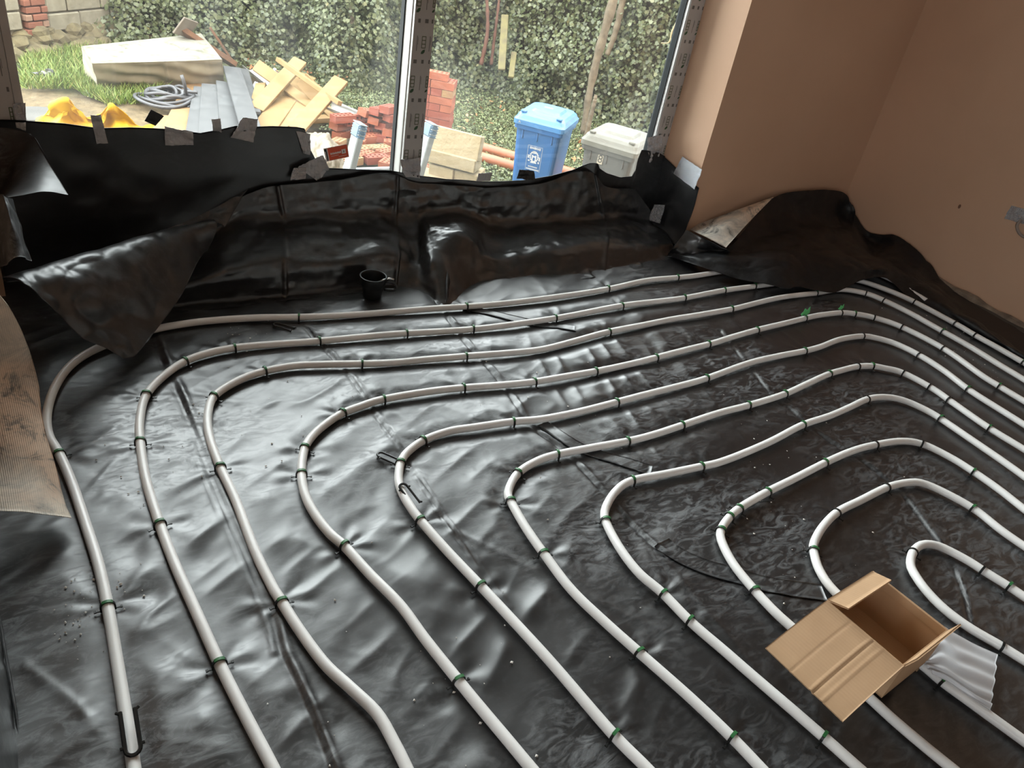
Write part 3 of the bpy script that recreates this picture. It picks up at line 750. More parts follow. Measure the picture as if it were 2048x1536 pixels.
# sheet over the reveal beside the window
X = 2.487
rows = [[px(1262, 330, X), px(1290, 303, X), px(1322, 310, X), px(1352, 336, X), px(1398, 376, X)],
        [px(1262, 370, X), px(1284, 372, X), px(1318, 382, X), px(1350, 400, X - .004), px(1386, 420, X)],
        [px(1254, 418, X), px(1280, 425, X), px(1312, 440, X - .012), px(1345, 452, X - .01), px(1372, 458, X)],
        [px(1250, 428, X - .02), px(1276, 442, X - .03), px(1300, 458, X - .04), px(1335, 480, X - .03), px(1358, 493, X - .01)]]
G = rumple(grid_patch(rows, 60, 70), .0022, .09, 5, .6); G[..., 0] = np.minimum(G[..., 0], 2.493); G[..., 1] = np.minimum(G[..., 1], 2.485)
tag(link('reveal_sheet', sheet_mesh('reveal_sheet', G, M_sheet, .0014)), 'black membrane taped onto the plaster reveal right of the window', 'membrane')
# heap of slack membrane in the far corner, running out along the right wall
XWL = XR - .03
topc = [px(1366, 470, 2.54), py(1452, 497, 2.02), py(1545, 398, 2.19), py(1615, 380, 2.20), py(1690, 385, 2.21), px(1714, 420, XWL), px(1740, 462, XWL), px(1792, 470, XWL), px(1838, 503, XWL), px(1900, 572, XWL), px(1950, 622, XWL - .03), px(2000, 655, XWL - .05), px(2060, 700, XWL - .08), px(2200, 780, XWL - .08), np.array([XWL - .08, .1, .10]), np.array([XWL - .08, -.42, .10])]
botc = [pz(1332, 509, .004), pz(1420, 540, .030), pz(1560, 577, .034), pz(1600, 571, .045), pz(1666, 584, .034), pz(1722, 561, .045), pz(1768, 553, .06), pz(1790, 566, .035), pz(1832, 594, .018), pz(1900, 635, .004), pz(1960, 668, .004), pz(2010, 697, .004), pz(2060, 726, .004), pz(2200, 805, .004), np.array([XWL - .30, .1, .004]), np.array([XWL - .30, -.42, .004])]
upm = [px(1350, 488, 2.50), py(1455, 505, 2.00), py(1548, 455, 2.10), py(1620, 440, 2.12), py(1688, 440, 2.14), py(1712, 462, 2.05), px(1745, 490, XWL - .05), px(1795, 500, XWL - .06), px(1840, 535, XWL - .07), px(1905, 595, XWL - .07), px(1955, 638, XWL - .08), px(2005, 672, XWL - .09), px(2060, 708, XWL - .1), px(2200, 788, XWL - .1), np.array([XWL - .1, .1, .07]), np.array([XWL - .1, -.42, .07])]
lom = [pz(1345, 500, .03), pz(1435, 520, .07), pz(1550, 520, .10), pz(1612, 510, .11), pz(1676, 520, .10), pz(1718, 525, .10), pz(1760, 528, .10), pz(1800, 535, .07), pz(1842, 566, .05), pz(1905, 618, .03), pz(1958, 655, .025), pz(2008, 686, .02), pz(2060, 718, .02), pz(2200, 798, .02), np.array([XWL - .2, .1, .03]), np.array([XWL - .2, -.42, .03])]
G = grid_patch([topc, upm, lom, botc], 120, 360)
G = rumple(G, .009, .20, 9, 1.2); G = rumple(G, .0018, .05, 33, .9)
G[..., 0] = np.minimum(G[..., 0], XR - .006); G[..., 2] = np.maximum(G[..., 2], .0015)
k = (G[..., 0] > 2.49) ; G[..., 1] = np.where(k, np.minimum(G[..., 1], YW - .008), G[..., 1])
tag(link('slack_sheet', sheet_mesh('slack_sheet', G, M_heap, .0014)), 'slack heap of black membrane in the far right corner', 'membrane heap')
# turned-over corner showing its dirty underside
G = coons([px(1373, 457, 2.56), py(1460, 425, 2.18), py(1547, 394, 2.16)], [py(1452, 495, 1.985), py(1500, 442, 2.08), py(1547, 394, 2.155)],
          [px(1373, 457, 2.56), py(1408, 472, 2.10), py(1452, 495, 1.985)], [py(1547, 394, 2.16), py(1547.2, 394, 2.157), py(1547, 394, 2.155)], 50, 70)
tag(link('turned_corner', sheet_mesh('turned_corner', G, M_dirty, .0016)), 'turned-over membrane corner with speckled beige underside in the far corner', 'membrane flap')
rows = [[py(1373, 459, 2.16), py(1410, 478, 2.08), py(1452, 498, 1.97)], [pz(1345, 498, .05), pz(1400, 503, .05), pz(1462, 512, .05)], [pz(1334, 511, .003), pz(1395, 527, .01), pz(1440, 543, .03)]]
tag(link('tucked_fold', sheet_mesh('tucked_fold', rumple(grid_patch(rows, 40, 50), .005, .07, 3, 1.0), M_sheet, .0014)), 'tucked black membrane fold below the turned-over corner', 'membrane fold')

# ------------------------------------------------------------------ tape pieces
def tape(P_, plane, val, mat, label, lift=.0, seed=1, amp=.0036):
    f = {'y': py, 'x': px}[plane]
    Q = [f(x, y, val) for x, y in P_]           # tl, tr, br, bl
    G = coons([Q[0], Q[1]], [Q[3], Q[2]], [Q[0], Q[3]], [Q[1], Q[2]], 44, 40)
    G = rumple(G, amp, .022, seed, 1.2)
    if plane == 'y': G[..., 1] -= lift
    return tag(link('tape_piece', sheet_mesh('tape_piece', G, mat, .0006)), label, 'tape')
TY = 2.470
tape([(25,208),(51,206),(52,240),(33,243)], 'y', 2.488, M_foil, 'crumpled foil tape at the foot of the left window jamb', seed=3)
tape([(31,245),(52,246),(52,263),(33,256)], 'y', TY, M_film, 'short pale tape tab below the left jamb foil')
tape([(181,231),(202,230),(216,286),(194,289)], 'y', TY, M_greytape, 'narrow dark grey tape strip in front of the yellow tarpaulin', seed=5)
tape([(330,253),(386,264),(388,291),(331,291)], 'y', TY, M_greytape, 'wide grey tape patch below the coiled hose', seed=7)
tape([(424,240),(441,237),(444,266),(426,262)], 'y', TY, M_greytape, 'smallest grey tape tab below the grey planks', seed=8)
tape([(487,236),(517,238),(507,285),(461,275)], 'y', TY, M_greytape, 'ragged grey tape patch at the right edge of the grey planks', seed=9)
tape([(592,262),(621,268),(621,311),(606,306)], 'y', TY, M_greytape, 'crinkled grey tape on the torn sheet edge above the red sticker', seed=11, amp=.004)
tape([(595,334),(648,312),(659,340),(634,362)], 'y', TY - .01, M_greytape, 'large crinkled grey tape beside the red sticker', seed=13, amp=.005)
tape([(588,336),(612,335),(612,358),(581,361)], 'y', TY - .012, M_foil, 'silver tape end on the black sheet left of the red sticker', seed=14, amp=.003)
tape([(801,320),(842,316),(841,345),(805,343)], 'y', 2.484, M_foil, 'silver tape wrapped around the foot of the mullion', seed=15, amp=.003)
tape([(805,343),(842,346),(840,357),(812,354)], 'y', TY, M_greytape, 'folded tape end below the mullion', seed=16)
tape([(957,347),(985,345),(980,362),(953,363)], 'y', TY, M_greytape, 'small flat grey tape tab right of the mullion', seed=17, amp=.001)
tape([(1040,340),(1068,342),(1072,360),(1034,358)], 'y', TY + .002, M_blacktape, 'black patch standing up in front of the blue bin', seed=18)
tape([(302,219),(328,232),(311,252),(289,242)], 'y', TY + .004, M_blacktape, 'black tape square sticking up beside the yellow tarpaulin', seed=19, amp=.001)
tape([(1295,276),(1326,268),(1322,320),(1298,326)], 'y', 2.486, M_foil, 'foil tape at the foot of the right window jamb', seed=21)
tape([(1364,313),(1404,339),(1389,379),(1347,347)], 'x', 2.478, M_foil, 'broad foil tape fixing the sheet to the plaster reveal', seed=23, amp=.0014)
tape([(1308,409),(1330,410),(1320,447),(1296,440)], 'x', 2.462, M_foil, 'lower foil tape on the black reveal sheet', seed=24, amp=.002)
# electrician's foil-wrapped cable on the right wall
e = empty('cable_outlet', tuple(px(2035, 430, XR))); tag(e, 'foil patch with bent cable on the right plaster wall', 'cable outlet')
Q = [px(x, y, XR - .006) for x, y in ((2022, 411), (2075, 425), (2070, 455), (2008, 437))]
G = rumple(coons([Q[0], Q[1]], [Q[3], Q[2]], [Q[0], Q[3]], [Q[1], Q[2]], 26, 26), .004, .02, 2, .8); G[..., 0] = np.minimum(G[..., 0], XR - .002)
link('foil_patch', sheet_mesh('foil_patch', G - np.array(e.location), M_foil, .0008), e)
Cc = catmull(np.array([px(2042, 440, XR - .012), px(2034, 452, XR - .03), px(2040, 468, XR - .035), px(2056, 476, XR - .03), px(2075, 470, XR - .012)]), 24)
part('cable', tube(Cc - np.array(e.location), .006, 8), simple('grey_cable', (.30, .25, .22), .4), e, smooth=True)
o = part('plaster_stain', prism([(.006 * math.cos(a) , .010 * math.sin(a)) for a in np.linspace(0, 6.28, 9)[:-1]], 0, .0012), simple('rust_stain', (.20, .10, .06), .8))
p = px(1919, 413, XR - .0015); o.location = tuple(p); o.rotation_euler = (math.radians(90), 0, math.radians(-90)); tag(o, 'small rust spot on the right plaster wall', 'stain')

# ------------------------------------------------------------------ mug with a spoon
p = pz(744, 596)
mug = empty('camping_mug', (p[0], p[1], floor_z(p[0], p[1]) + .004)); tag(mug, 'black plastic mug standing on the membrane near the window', 'mug')
R_ = .044
prof = [(.026, 0), (.030, .002), (.033, .03), (.0365, .046), (.0405, .049), (R_, .074), (R_, .077), (R_ - .003, .077), (R_ - .004, .073), (.036, .047), (.031, .03), (.028, .006), (.0, .005)]
part('cup', lathe(prof, 36), M_mug, mug, smooth=True)
V, F = lathe([(R_ - .003, .0755), (R_ + .0012, .0755), (R_ + .0018, .078), (R_ - .003, .0782), (R_ - .0035, .077)], 36); part('rim', (V, F[:-2]), M_mug, mug, smooth=True)
hy = catmull(np.array([(R_ - .003, 0, .062), (R_ + .022, 0, .062), (R_ + .034, 0, .048), (R_ + .026, 0, .034), (R_ - .006, 0, .032)]), 22)
hd = part('handle', tube(hy, .005, 8), M_mug, mug, smooth=True); hd.rotation_euler = (0, 0, math.radians(-28))
sp = part('spoon', tube(np.array([(.010, -.004, .055), (.03, -.014, .066), (.048, -.022, .0735), (.062, -.028, .071)]), [.002, .003, .0035, .003], 8), M_steel, smooth=True)
sp.location = mug.location; tag(sp, 'grey spoon handle poking over the rim of the black mug', 'spoon')

# ------------------------------------------------------------------ cardboard box
BH = .125
A, B_, C_, D = (pz(1658, 1206, BH), pz(1741, 1138, BH), pz(1893, 1258, BH), pz(1812, 1337, BH))
e1 = (D - A); e2 = (C_ - D); e1[2] = e2[2] = 0
lx, ly = np.linalg.norm(e1), .5 * (np.linalg.norm(e2) + np.linalg.norm(B_ - A)); ex = e1 / lx
ey = np.array([-ex[1], ex[0], 0]); ey = ey if ey @ e2 > 0 else -ey
lx = .5 * (lx + np.linalg.norm(C_ - B_))
ctr = (A + B_ + C_ + D) / 4
org = ctr - ex * lx / 2 - ey * ly / 2; org[2] = .0245
bx = empty('cardboard_box', tuple(org)); bx.rotation_euler = (0, 0, math.atan2(ex[1], ex[0]))
if (np.array([-ex[1], ex[0]]) @ ey[:2]) < 0: bx.scale = (1, -1, 1)
tag(bx, 'open brown cardboard box standing on the pipes', 'box')
t = .004; h = BH - org[2]
def card(name, vf): return part(name, vf, M_card, bx)
card('base', box(0, lx, 0, ly, 0, t)); card('side_wall', box(0, lx, 0, t, 0, h)); card('side_wall', box(0, lx, ly - t, ly, 0, h))
card('end_wall', box(0, t, t, ly - t, 0, h)); card('end_wall', box(lx - t, lx, t, ly - t, 0, h))
def flap_part(name, hinge0, hinge1, out, length, ang, taper=.0, cuts=6, curl=0.0, creases=()):
    """flap swung from its hinge; ang is the elevation of the flap above the outward direction"""
    h0, h1, o_ = Vector(hinge0), Vector(hinge1), Vector(out)
    nn = 60; G = np.zeros((cuts, nn, 3))
    for i in range(cuts):
        v_ = i / (cuts - 1); a = ang + curl * v_
        for j in range(nn):
            u = j / (nn - 1); q = h0.lerp(h1, u * (1 - 2 * taper * v_) + taper * v_)
            q = q + o_ * (length * v_ * math.cos(a)) + Vector((0, 0, length * v_ * math.sin(a)))
            q.z += sum(d_ * math.exp(-((u - c_) / .012) ** 2) for c_, d_ in creases)
            G[i, j] = q
    return link(name, sheet_mesh(name, G, M_card, t * .9), bx)
flap_part('long_flap', (0, 0, h), (lx, 0, h), (0, -1, 0), ly * 1.03, math.radians(-9), -.005, curl=-.08, creases=((.60, .0022), (.63, -.0018), (.74, .0016), (.34, -.001)))
flap_part('short_flap', (0, ly * .02, h), (0, ly * .98, h), (-1, 0, 0), lx * .25, math.radians(160), .02)
flap_part('short_flap', (lx, ly * .02, h), (lx, ly * .98, h), (1, 0, 0), .035, math.radians(72), .0)
flap_part('long_flap', (0, ly, h), (lx, ly, h), (0, -1, 0), ly * .85, math.radians(-84), .01)
# ------------------------------------------------------------------ milky film beside the box
rows = [[pz(1850, 1300, .030), pz(1880, 1255, .030), pz(1905, 1266, .022), pz(1948, 1290, .012), pz(1994, 1311, .010)],
        [pz(1850, 1320, .030), pz(1882, 1298, .034), pz(1915, 1318, .032), pz(1950, 1332, .024), pz(1990, 1352, .014)],
        [pz(1852, 1330, .029), pz(1888, 1340, .034), pz(1920, 1362, .030), pz(1952, 1382, .026), pz(1984, 1396, .018)],
        [pz(1866, 1346, .030), pz(1898, 1362, .030), pz(1926, 1382, .028), pz(1955, 1402, .028), pz(1982, 1421, .026)]]
G = grid_patch(rows, 60, 60); v = np.linspace(0, 1, 60)[:, None]
G[..., 2] += .0035 * np.sin(v * 30 + 1.5 * np.linspace(0, 1, 60)[None])
tag(link('plastic_film', sheet_mesh('plastic_film', G, M_plasticfilm, .0008)), 'rippled milky plastic film lying right of the cardboard box', 'plastic film')

#@@OUTDOOR@@
# ================================================================== garden
GZ = -1.20
KO = .47                       # garden colours darkened to balance the bright sky against the room
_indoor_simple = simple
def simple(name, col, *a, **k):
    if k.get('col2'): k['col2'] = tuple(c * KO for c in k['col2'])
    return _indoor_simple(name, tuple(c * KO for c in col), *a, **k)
def g(x, y, dz=0.0): return pz(x, y, GZ + dz)
M_lawn, N, L, P = new_mat('lawn_soil')
at = N.new('ShaderNodeAttribute'); at.attribute_name = 'soil'
co = tex_coord(N, L)
gr = ramp(N, L, noise_node(N, L, co, 16, 6, .7), [(.35, (.03, .034, .012)), (.5, (.06, .067, .024)), (.7, (.092, .083, .04))])
so = ramp(N, L, noise_node(N, L, co, 11, 6, .7), [(.35, (.07, .048, .022)), (.6, (.14, .10, .05)), (.75, (.2, .16, .10))])
mx = N.new('ShaderNodeMix'); mx.data_type = 'RGBA'; L.new(at.outputs['Fac'], mx.inputs[0]); L.new(gr, mx.inputs[6]); L.new(so, mx.inputs[7])
L.new(mx.outputs[2], P.inputs['Base Color']); P.inputs['Roughness'].default_value = .95
b = N.new('ShaderNodeBump'); b.inputs['Strength'].default_value = .8; b.inputs['Distance'].default_value = .03
L.new(noise_node(N, L, co, 40, 5, .7), b.inputs['Height']); L.new(b.outputs[0], P.inputs['Normal'])
def leaf_material(name, stops, rough=.5):
    m, N, L, P = new_mat(name)
    at = N.new('ShaderNodeAttribute'); at.attribute_name = 'tint'
    L.new(ramp(N, L, at.outputs['Fac'], [(p_, tuple(c * 1.05 for c in q)) for p_, q in stops]), P.inputs['Base Color']); P.inputs['Roughness'].default_value = rough
    P.inputs['Specular IOR Level'].default_value = .4
    return m
M_ivy = leaf_material('ivy_leaf', [(0, (.032, .042, .018)), (.35, (.058, .070, .030)), (.75, (.092, .105, .050)), (.93, (.135, .14, .075)), (1, (.22, .17, .06))], .42)
M_creeper = leaf_material('creeping_groundcover', [(0, (.04, .055, .02)), (.5, (.085, .105, .04)), (.8, (.13, .145, .065)), (1, (.20, .15, .09))], .55)
M_grass = leaf_material('lush_grass', [(0, (.05, .09, .012)), (.45, (.10, .15, .022)), (.75, (.16, .19, .045)), (1, (.26, .21, .09))], .55)
M_fallen = leaf_material('fallen_leaf', [(0, (.20, .075, .03)), (.5, (.33, .14, .055)), (1, (.40, .24, .12))], .7)

# ground with a bare earth patch
nx_, ny_ = 150, 130
xs = np.linspace(-2.5, 10.5, nx_); ys = np.linspace(2.86, 13.0, ny_); XG, YGg = np.meshgrid(xs, ys)
ZG = GZ + .04 * fbm(np.stack([XG * 1.3, YGg * 1.3], -1), 2, 3) - .03
soil = np.zeros_like(XG)
for (sx_, sy_, r_) in ((130, 205, .75), (60, 215, .6), (300, 225, .8), (640, 280, .8), (520, 160, .35), (60, 110, .4)):
    c = g(sx_, sy_); soil = np.maximum(soil, np.exp(-(((XG - c[0]) ** 2 + (YGg - c[1]) ** 2) / r_ ** 2)))
soil = np.clip((soil + .25 * vnoise(np.stack([XG * 3, YGg * 3], -1), 4) - .35) * 3, 0, 1)
I = np.arange(nx_ * ny_).reshape(ny_, nx_)
me = big_mesh('ground', np.stack([XG, YGg, ZG], -1).reshape(-1, 3), np.stack([I[:-1, :-1], I[:-1, 1:], I[1:, 1:], I[1:, :-1]], -1).reshape(-1, 4), M_lawn)
a_ = me.attributes.new('soil', 'FLOAT', 'POINT'); a_.data.foreach_set('value', soil.ravel().astype(np.float32))
struct(link('ground', me), 'rough garden ground, part lawn and part bare earth')
struct(part('wall_outer_plinth', box(-2.6, XR + .25, 2.66, 2.80, GZ - .1, .06), simple('render_plinth', (.4, .38, .35), .9)))

# hedge line (base points on the ground)
HB = np.array([g(150, 66), g(260, 84), g(400, 100), g(560, 112), g(680, 128), g(790, 146), g(900, 156), g(1000, 176), g(1100, 208), g(1220, 246), g(1400, 300), g(1600, 340)])[:, :2]
HBs = resample(catmull(HB, 160), .05)
HT = np.gradient(HBs, axis=0); HT /= np.linalg.norm(HT, axis=1)[:, None]
HN = np.stack([HT[:, 1], -HT[:, 0]], 1)                  # towards the house
HN = np.where((HN @ np.array([-.5, -.8]) < 0)[:, None], -HN, HN)
TOPZ = 1.9
G = np.zeros((20, len(HBs), 3))
for i in range(20):
    G[i, :, :2] = HBs - HN * (.30 + .1 * math.sin(i)); G[i, :, 2] = GZ - .05 + (TOPZ - GZ) * i / 19
M_hedgecore = simple('shaded_hedge_core', (.030, .034, .018), .95, vscale=14, col2=(.055, .040, .024), bump=.6, bscale=25)  # dark tone stands in for shade; backing added to close sky gaps
o = link('hedge_backing', sheet_mesh('hedge_backing', G, M_hedgecore, .08)); struct(o, 'dark backing added behind the ivy')
IVY = np.array([(0, 1.0), (.42, .62), (.95, .55), (.62, .1), (.55, -.45), (0, -.75), (-.55, -.45), (-.62, .1), (-.95, .55), (-.42, .62)]) * .55
OVAL = np.array([(0, .9), (.45, .4), (.42, -.3), (0, -.8), (-.42, -.3), (-.45, .4)]) * .6
def leaves(name, pos, nrm, size, outline, mat, jitter=.6, fold=.25):
    n_, k = len(pos), len(outline)
    N_ = nrm + RNG.normal(0, jitter, (n_, 3)); N_ /= np.linalg.norm(N_, axis=1)[:, None]
    u = np.cross(N_, RNG.normal(0, 1, (n_, 3))); u /= np.linalg.norm(u, axis=1)[:, None]
    w = np.cross(N_, u)
    o_ = outline[None] * size[:, None, None]
    V_ = pos[:, None] + o_[..., :1] * u[:, None] + o_[..., 1:] * w[:, None] - np.abs(o_[..., :1]) * fold * N_[:, None]
    me = big_mesh(name, V_.reshape(-1, 3), np.arange(n_ * k).reshape(n_, k), mat, False)
    a_ = me.attributes.new('tint', 'FLOAT', 'POINT'); a_.data.foreach_set('value', np.repeat(np.clip(RNG.beta(2, 2.4, n_), 0, 1), k).astype(np.float32))
    return link(name, me)
# ivy: clumps standing proud of the dark backing
n_ = 58000
s_ = RNG.integers(0, len(HBs), n_); zz = GZ + (TOPZ - GZ) * RNG.random(n_) ** 1.15
q = np.stack([s_ * .05 * 1.1, zz * 1.3], -1)
bul = .22 * fbm(q, 9, 3) + .10 * ridge(q * 1.7, 12, 2) + RNG.normal(0, .05, n_)
lowflare = .35 * np.exp(-(zz - GZ) / .35)
pos = np.stack([HBs[s_, 0] + HN[s_, 0] * (bul + lowflare) + RNG.normal(0, .04, n_), HBs[s_, 1] + HN[s_, 1] * (bul + lowflare) + RNG.normal(0, .04, n_), zz], -1)
nr = np.stack([HN[s_, 0], HN[s_, 1], np.full(n_, .55)], -1)
o = leaves('ivy_hedge', pos, nr, RNG.uniform(.030, .064, n_), IVY, M_ivy, .55)
tag(o, 'dense dark green ivy covering the boundary at the back of the garden', 'ivy hedge', kind='stuff')
# bushy shrub left of the mullion
n_ = 7000
cb = g(745, 205); th = RNG.uniform(0, 2 * math.pi, n_); hz_ = RNG.random(n_); rad = (.62 - .25 * hz_ + .12 * np.sin(th * 5 + hz_ * 9)) * RNG.uniform(.7, 1.05, n_)
pos = np.stack([cb[0] + .1 + rad * np.cos(th), cb[1] + .9 + rad * np.sin(th), GZ + hz_ * 2.6], -1)
o = leaves('leafy_shrub', pos, np.stack([np.cos(th), np.sin(th), np.full(n_, .6)], -1), RNG.uniform(.03, .058, n_), IVY, M_ivy, .5)
tag(o, 'bulging ivy-clad shrub just left of the window mullion', 'shrub', kind='stuff')
# ground cover
def scatter(poly, n_):
    """points on the ground inside a patch given by its four corners"""
    c = np.array([g(*p_) for p_ in poly]); u = RNG.random((n_, 1)); v_ = RNG.random((n_, 1))
    return (1 - u) * (1 - v_) * c[0] + u * (1 - v_) * c[1] + u * v_ * c[2] + (1 - u) * v_ * c[3]
pos = np.vstack([scatter([(560, 118), (900, 158), (900, 290), (640, 260)], 7000), scatter([(890, 155), (1240, 250), (1260, 380), (870, 360)], 13000), scatter([(180, 62), (600, 116), (560, 150), (200, 80)], 4500), scatter([(1200, 240), (1400, 300), (1350, 420), (1180, 380)], 2500)])
pos[:, 2] += .01 + .04 * RNG.random(len(pos))
o = leaves('ground_cover', pos, np.tile([0, 0, 1.0], (len(pos), 1)), RNG.uniform(.018, .042, len(pos)), OVAL, M_creeper, .5)
tag(o, 'low green ground cover between brick stack, bins and hedge', 'ground cover', kind='stuff')
pos = np.vstack([scatter([(480, 110), (720, 140), (690, 190), (500, 150)], 150), scatter([(1150, 270), (1190, 265), (1180, 330), (1140, 330)], 45), scatter([(900, 190), (1030, 200), (1010, 300), (910, 300)], 45)])
pos[:, 2] += .045
o = leaves('fallen_leaves', pos, np.tile([0, 0, 1.0], (len(pos), 1)), RNG.uniform(.035, .065, len(pos)), OVAL, M_fallen, .35)
tag(o, 'orange brown fallen leaves lying below the hedge', 'leaves', kind='stuff')
def blades(name, pos, hgt, mat, label):
    n_ = len(pos); a = RNG.uniform(0, 2 * math.pi, n_); w = RNG.uniform(.004, .008, n_); ln = RNG.normal(0, .5, (n_, 2))
    d = np.stack([np.cos(a), np.sin(a), a * 0], -1); tip = np.stack([ln[:, 0] * hgt, ln[:, 1] * hgt, hgt], -1)
    V_ = np.stack([pos - d * w[:, None], pos + d * w[:, None], pos + tip * .55 + d * (w * .7)[:, None], pos + tip, pos + tip * .55 - d * (w * .7)[:, None]], 1)
    me = big_mesh(name, V_.reshape(-1, 3), np.arange(n_ * 5).reshape(n_, 5), mat, False)
    a_ = me.attributes.new('tint', 'FLOAT', 'POINT'); a_.data.foreach_set('value', np.repeat(RNG.beta(2, 2, n_), 5).astype(np.float32))
    return tag(link(name, me), label, 'grass', kind='stuff')
pos = np.vstack([scatter([(45, 122), (180, 100), (205, 180), (45, 178)], 3600), scatter([(130, 150), (215, 170), (220, 210), (165, 190)], 1700), scatter([(200, 178), (330, 178), (330, 205), (210, 212)], 1100), scatter([(90, 100), (250, 85), (250, 95), (100, 112)], 600)])
pos[:, 2] = GZ
blades('grass', pos, RNG.uniform(.04, .13, len(pos)), M_grass, 'bright green long grass left of and in front of the cream cover')
pos = np.vstack([scatter([(880, 180), (1240, 260), (1260, 380), (860, 350)], 5000), scatter([(600, 130), (800, 165), (790, 240), (650, 200)], 2200)]); pos[:, 2] = GZ
blades('lawn_grass', pos, RNG.uniform(.03, .07, len(pos)), M_creeper, 'short thin lawn grass around the brick stack and bins')

# trunks, posts and twigs in the hedge
M_bark = simple('pale_bark', (.27, .215, .14), .9, vscale=12, col2=(.13, .10, .065), bump=.8, bscale=30)
M_post = simple('mossy_fence_board', (.26, .23, .085), .9, vscale=10, col2=(.16, .13, .07))
M_redbark = simple('reddish_bark', (.20, .085, .055), .9, vscale=14)
def limb(name, P_, depth, r, mat, label):
    b_ = CPOS + ray(*P_[0]) * depth; n3 = np.array([.5, .85, -.12])            # stem leans on the ivy face
    W = catmull(np.array([CPOS + ray(x, y) * (((b_ - CPOS) @ n3) / (ray(x, y) @ n3)) for x, y in P_]), 30)
    tag(part(name, tube(W, np.linspace(r[0], r[1], 30) * (1 + .12 * np.sin(np.arange(30) * 1.3)), 9), mat, smooth=True), label, 'tree trunk')
def hd_(x, y):
    """distance along the view axis to the hedge front for a pixel column"""
    b_ = g(x, y); return float((b_ - CPOS) @ RCAM[:, 2])
limb('tree', [(1166, 268), (1178, 190), (1196, 110), (1224, 10), (1240, -60)], 9.2, (.035, .062), M_bark, 'pale bare trunk leaning right in the hedge above the blue bin')
limb('tree', [(1214, 110), (1232, 60), (1252, -30)], 9.4, (.03, .045), M_bark, 'thin pale stem beside the leaning trunk')
limb('tree', [(1170, 280), (1186, 215), (1192, 190)], 8.9, (.03, .02), M_bark, 'short pale stump at the foot of the leaning trunk')
limb('tree', [(962, 130), (975, 60), (972, -30)], 9.9, (.028, .02), M_redbark, 'reddish stem in the hedge right of the mullion')
limb('tree', [(982, 130), (992, 50), (1002, -30)], 10.0, (.022, .016), M_redbark, 'thin reddish stem beside the mossy boards')
limb('tree', [(706, 50), (700, 20), (690, -20)], 9.4, (.03, .025), M_bark, 'short bare branch in the hedge top left of the mullion')
limb('climber', [(1385, -20), (1366, 20), (1345, 60), (1338, 84), (1322, 86)], 6.2, (.008, .004), simple('yellow_twig', (.55, .47, .26), .7), 'pale yellow twig hanging near the right window jamb')
for (x0, y0, x1, y1, w, lab) in ((1010, 30, 1003, 140, .09, 'taller mossy yellow board showing through the ivy'), (1028, 105, 1022, 155, .07, 'shorter mossy yellow board showing through the ivy')):
    d0 = 9.55; a_, b_ = CPOS + ray(x0, y0) * d0, CPOS + ray(x1, y1) * (d0 - .2)
    ax = b_ - a_; ln = np.linalg.norm(ax); ax /= ln; sd = np.cross(ax, RCAM[:, 2]); sd /= np.linalg.norm(sd)
    o = part('fence_board', xf(cbox(w, ln, .03, .006), basis((a_ + b_) / 2, sd, ax, np.cross(sd, ax))), M_post); tag(o, lab, 'board')

# old garden wall of blocks with a brick pier
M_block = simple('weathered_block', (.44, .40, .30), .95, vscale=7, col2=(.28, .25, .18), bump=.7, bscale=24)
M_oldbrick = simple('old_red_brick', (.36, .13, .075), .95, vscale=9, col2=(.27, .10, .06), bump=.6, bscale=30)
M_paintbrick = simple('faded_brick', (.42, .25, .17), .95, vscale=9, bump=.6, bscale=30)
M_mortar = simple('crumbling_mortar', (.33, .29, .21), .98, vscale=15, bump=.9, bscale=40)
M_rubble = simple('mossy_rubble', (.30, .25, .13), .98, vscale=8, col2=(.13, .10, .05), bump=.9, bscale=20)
wa, wb = g(-30, 120), g(240, 82); wd = wb - wa; wl = np.linalg.norm(wd); wd /= wl; wn = np.array([wd[1], -wd[0], 0]); wn = wn if wn[1] < 0 else -wn
gw = empty('garden_wall', tuple(wa)); gw.rotation_euler = (0, 0, math.atan2(wd[1], wd[0]))
tag(gw, 'old block wall with a red brick pier at the far left of the garden', 'wall')
# local frame: x along the wall, -y towards the house
part('mortar_core', box(0, wl, .06, .30, -.05, 1.9), M_mortar, gw)
def along(x, y):        # local x of a pixel on the wall face
    d = ray(x, y); n3 = wn; t_ = ((wa - CPOS) @ n3) / (d @ n3); p_ = CPOS + d * t_; return float((p_ - wa) @ wd), float(p_[2] - GZ)
x_p0, _ = along(48, 40); x_p1, _ = along(96, 40)
_, z1 = along(130, 58); _, z2 = along(130, 21); hb = z2 - z1
bl_me = {}
z = z1 - .02
row = 0
while z < 1.75:
    x = x_p1 + .01 - (.0 if row % 2 == 0 else .0); first = True
    while x < wl:
        w = (.46 if not (first and row % 2) else .27) + random.uniform(-.02, .02)
        part('stone_block', xf(cbox(w - .014, .12, hb - .014, .012), Matrix.Translation((x + w / 2, .07 + random.uniform(-.008, .008), z + hb / 2))), M_block, gw); x += w; first = False
    x = x_p0 - .01
    while x > 0:
        w = .30 + random.uniform(-.03, .03)
        part('stone_block', xf(cbox(w - .014, .12, hb - .014, .012), Matrix.Translation((x - w / 2, .07, z + hb / 2 + .05))), M_block, gw); x -= w
    z += hb; row += 1
z = z1 - .03; row = 0
while z < 1.75:
    x = x_p0 + (.02 if row % 2 else 0)
    for w in ((.21, .10) if row % 2 else (.10, .21)):
        w *= (x_p1 - x_p0) / .33
        part('pier_brick', xf(cbox(w - .012, .12, .062, .008), Matrix.Translation((x + w / 2, .035 + random.uniform(-.012, .012), z + .035))), random.choice([M_oldbrick, M_oldbrick, M_paintbrick]), gw); x += w
    z += .074; row += 1
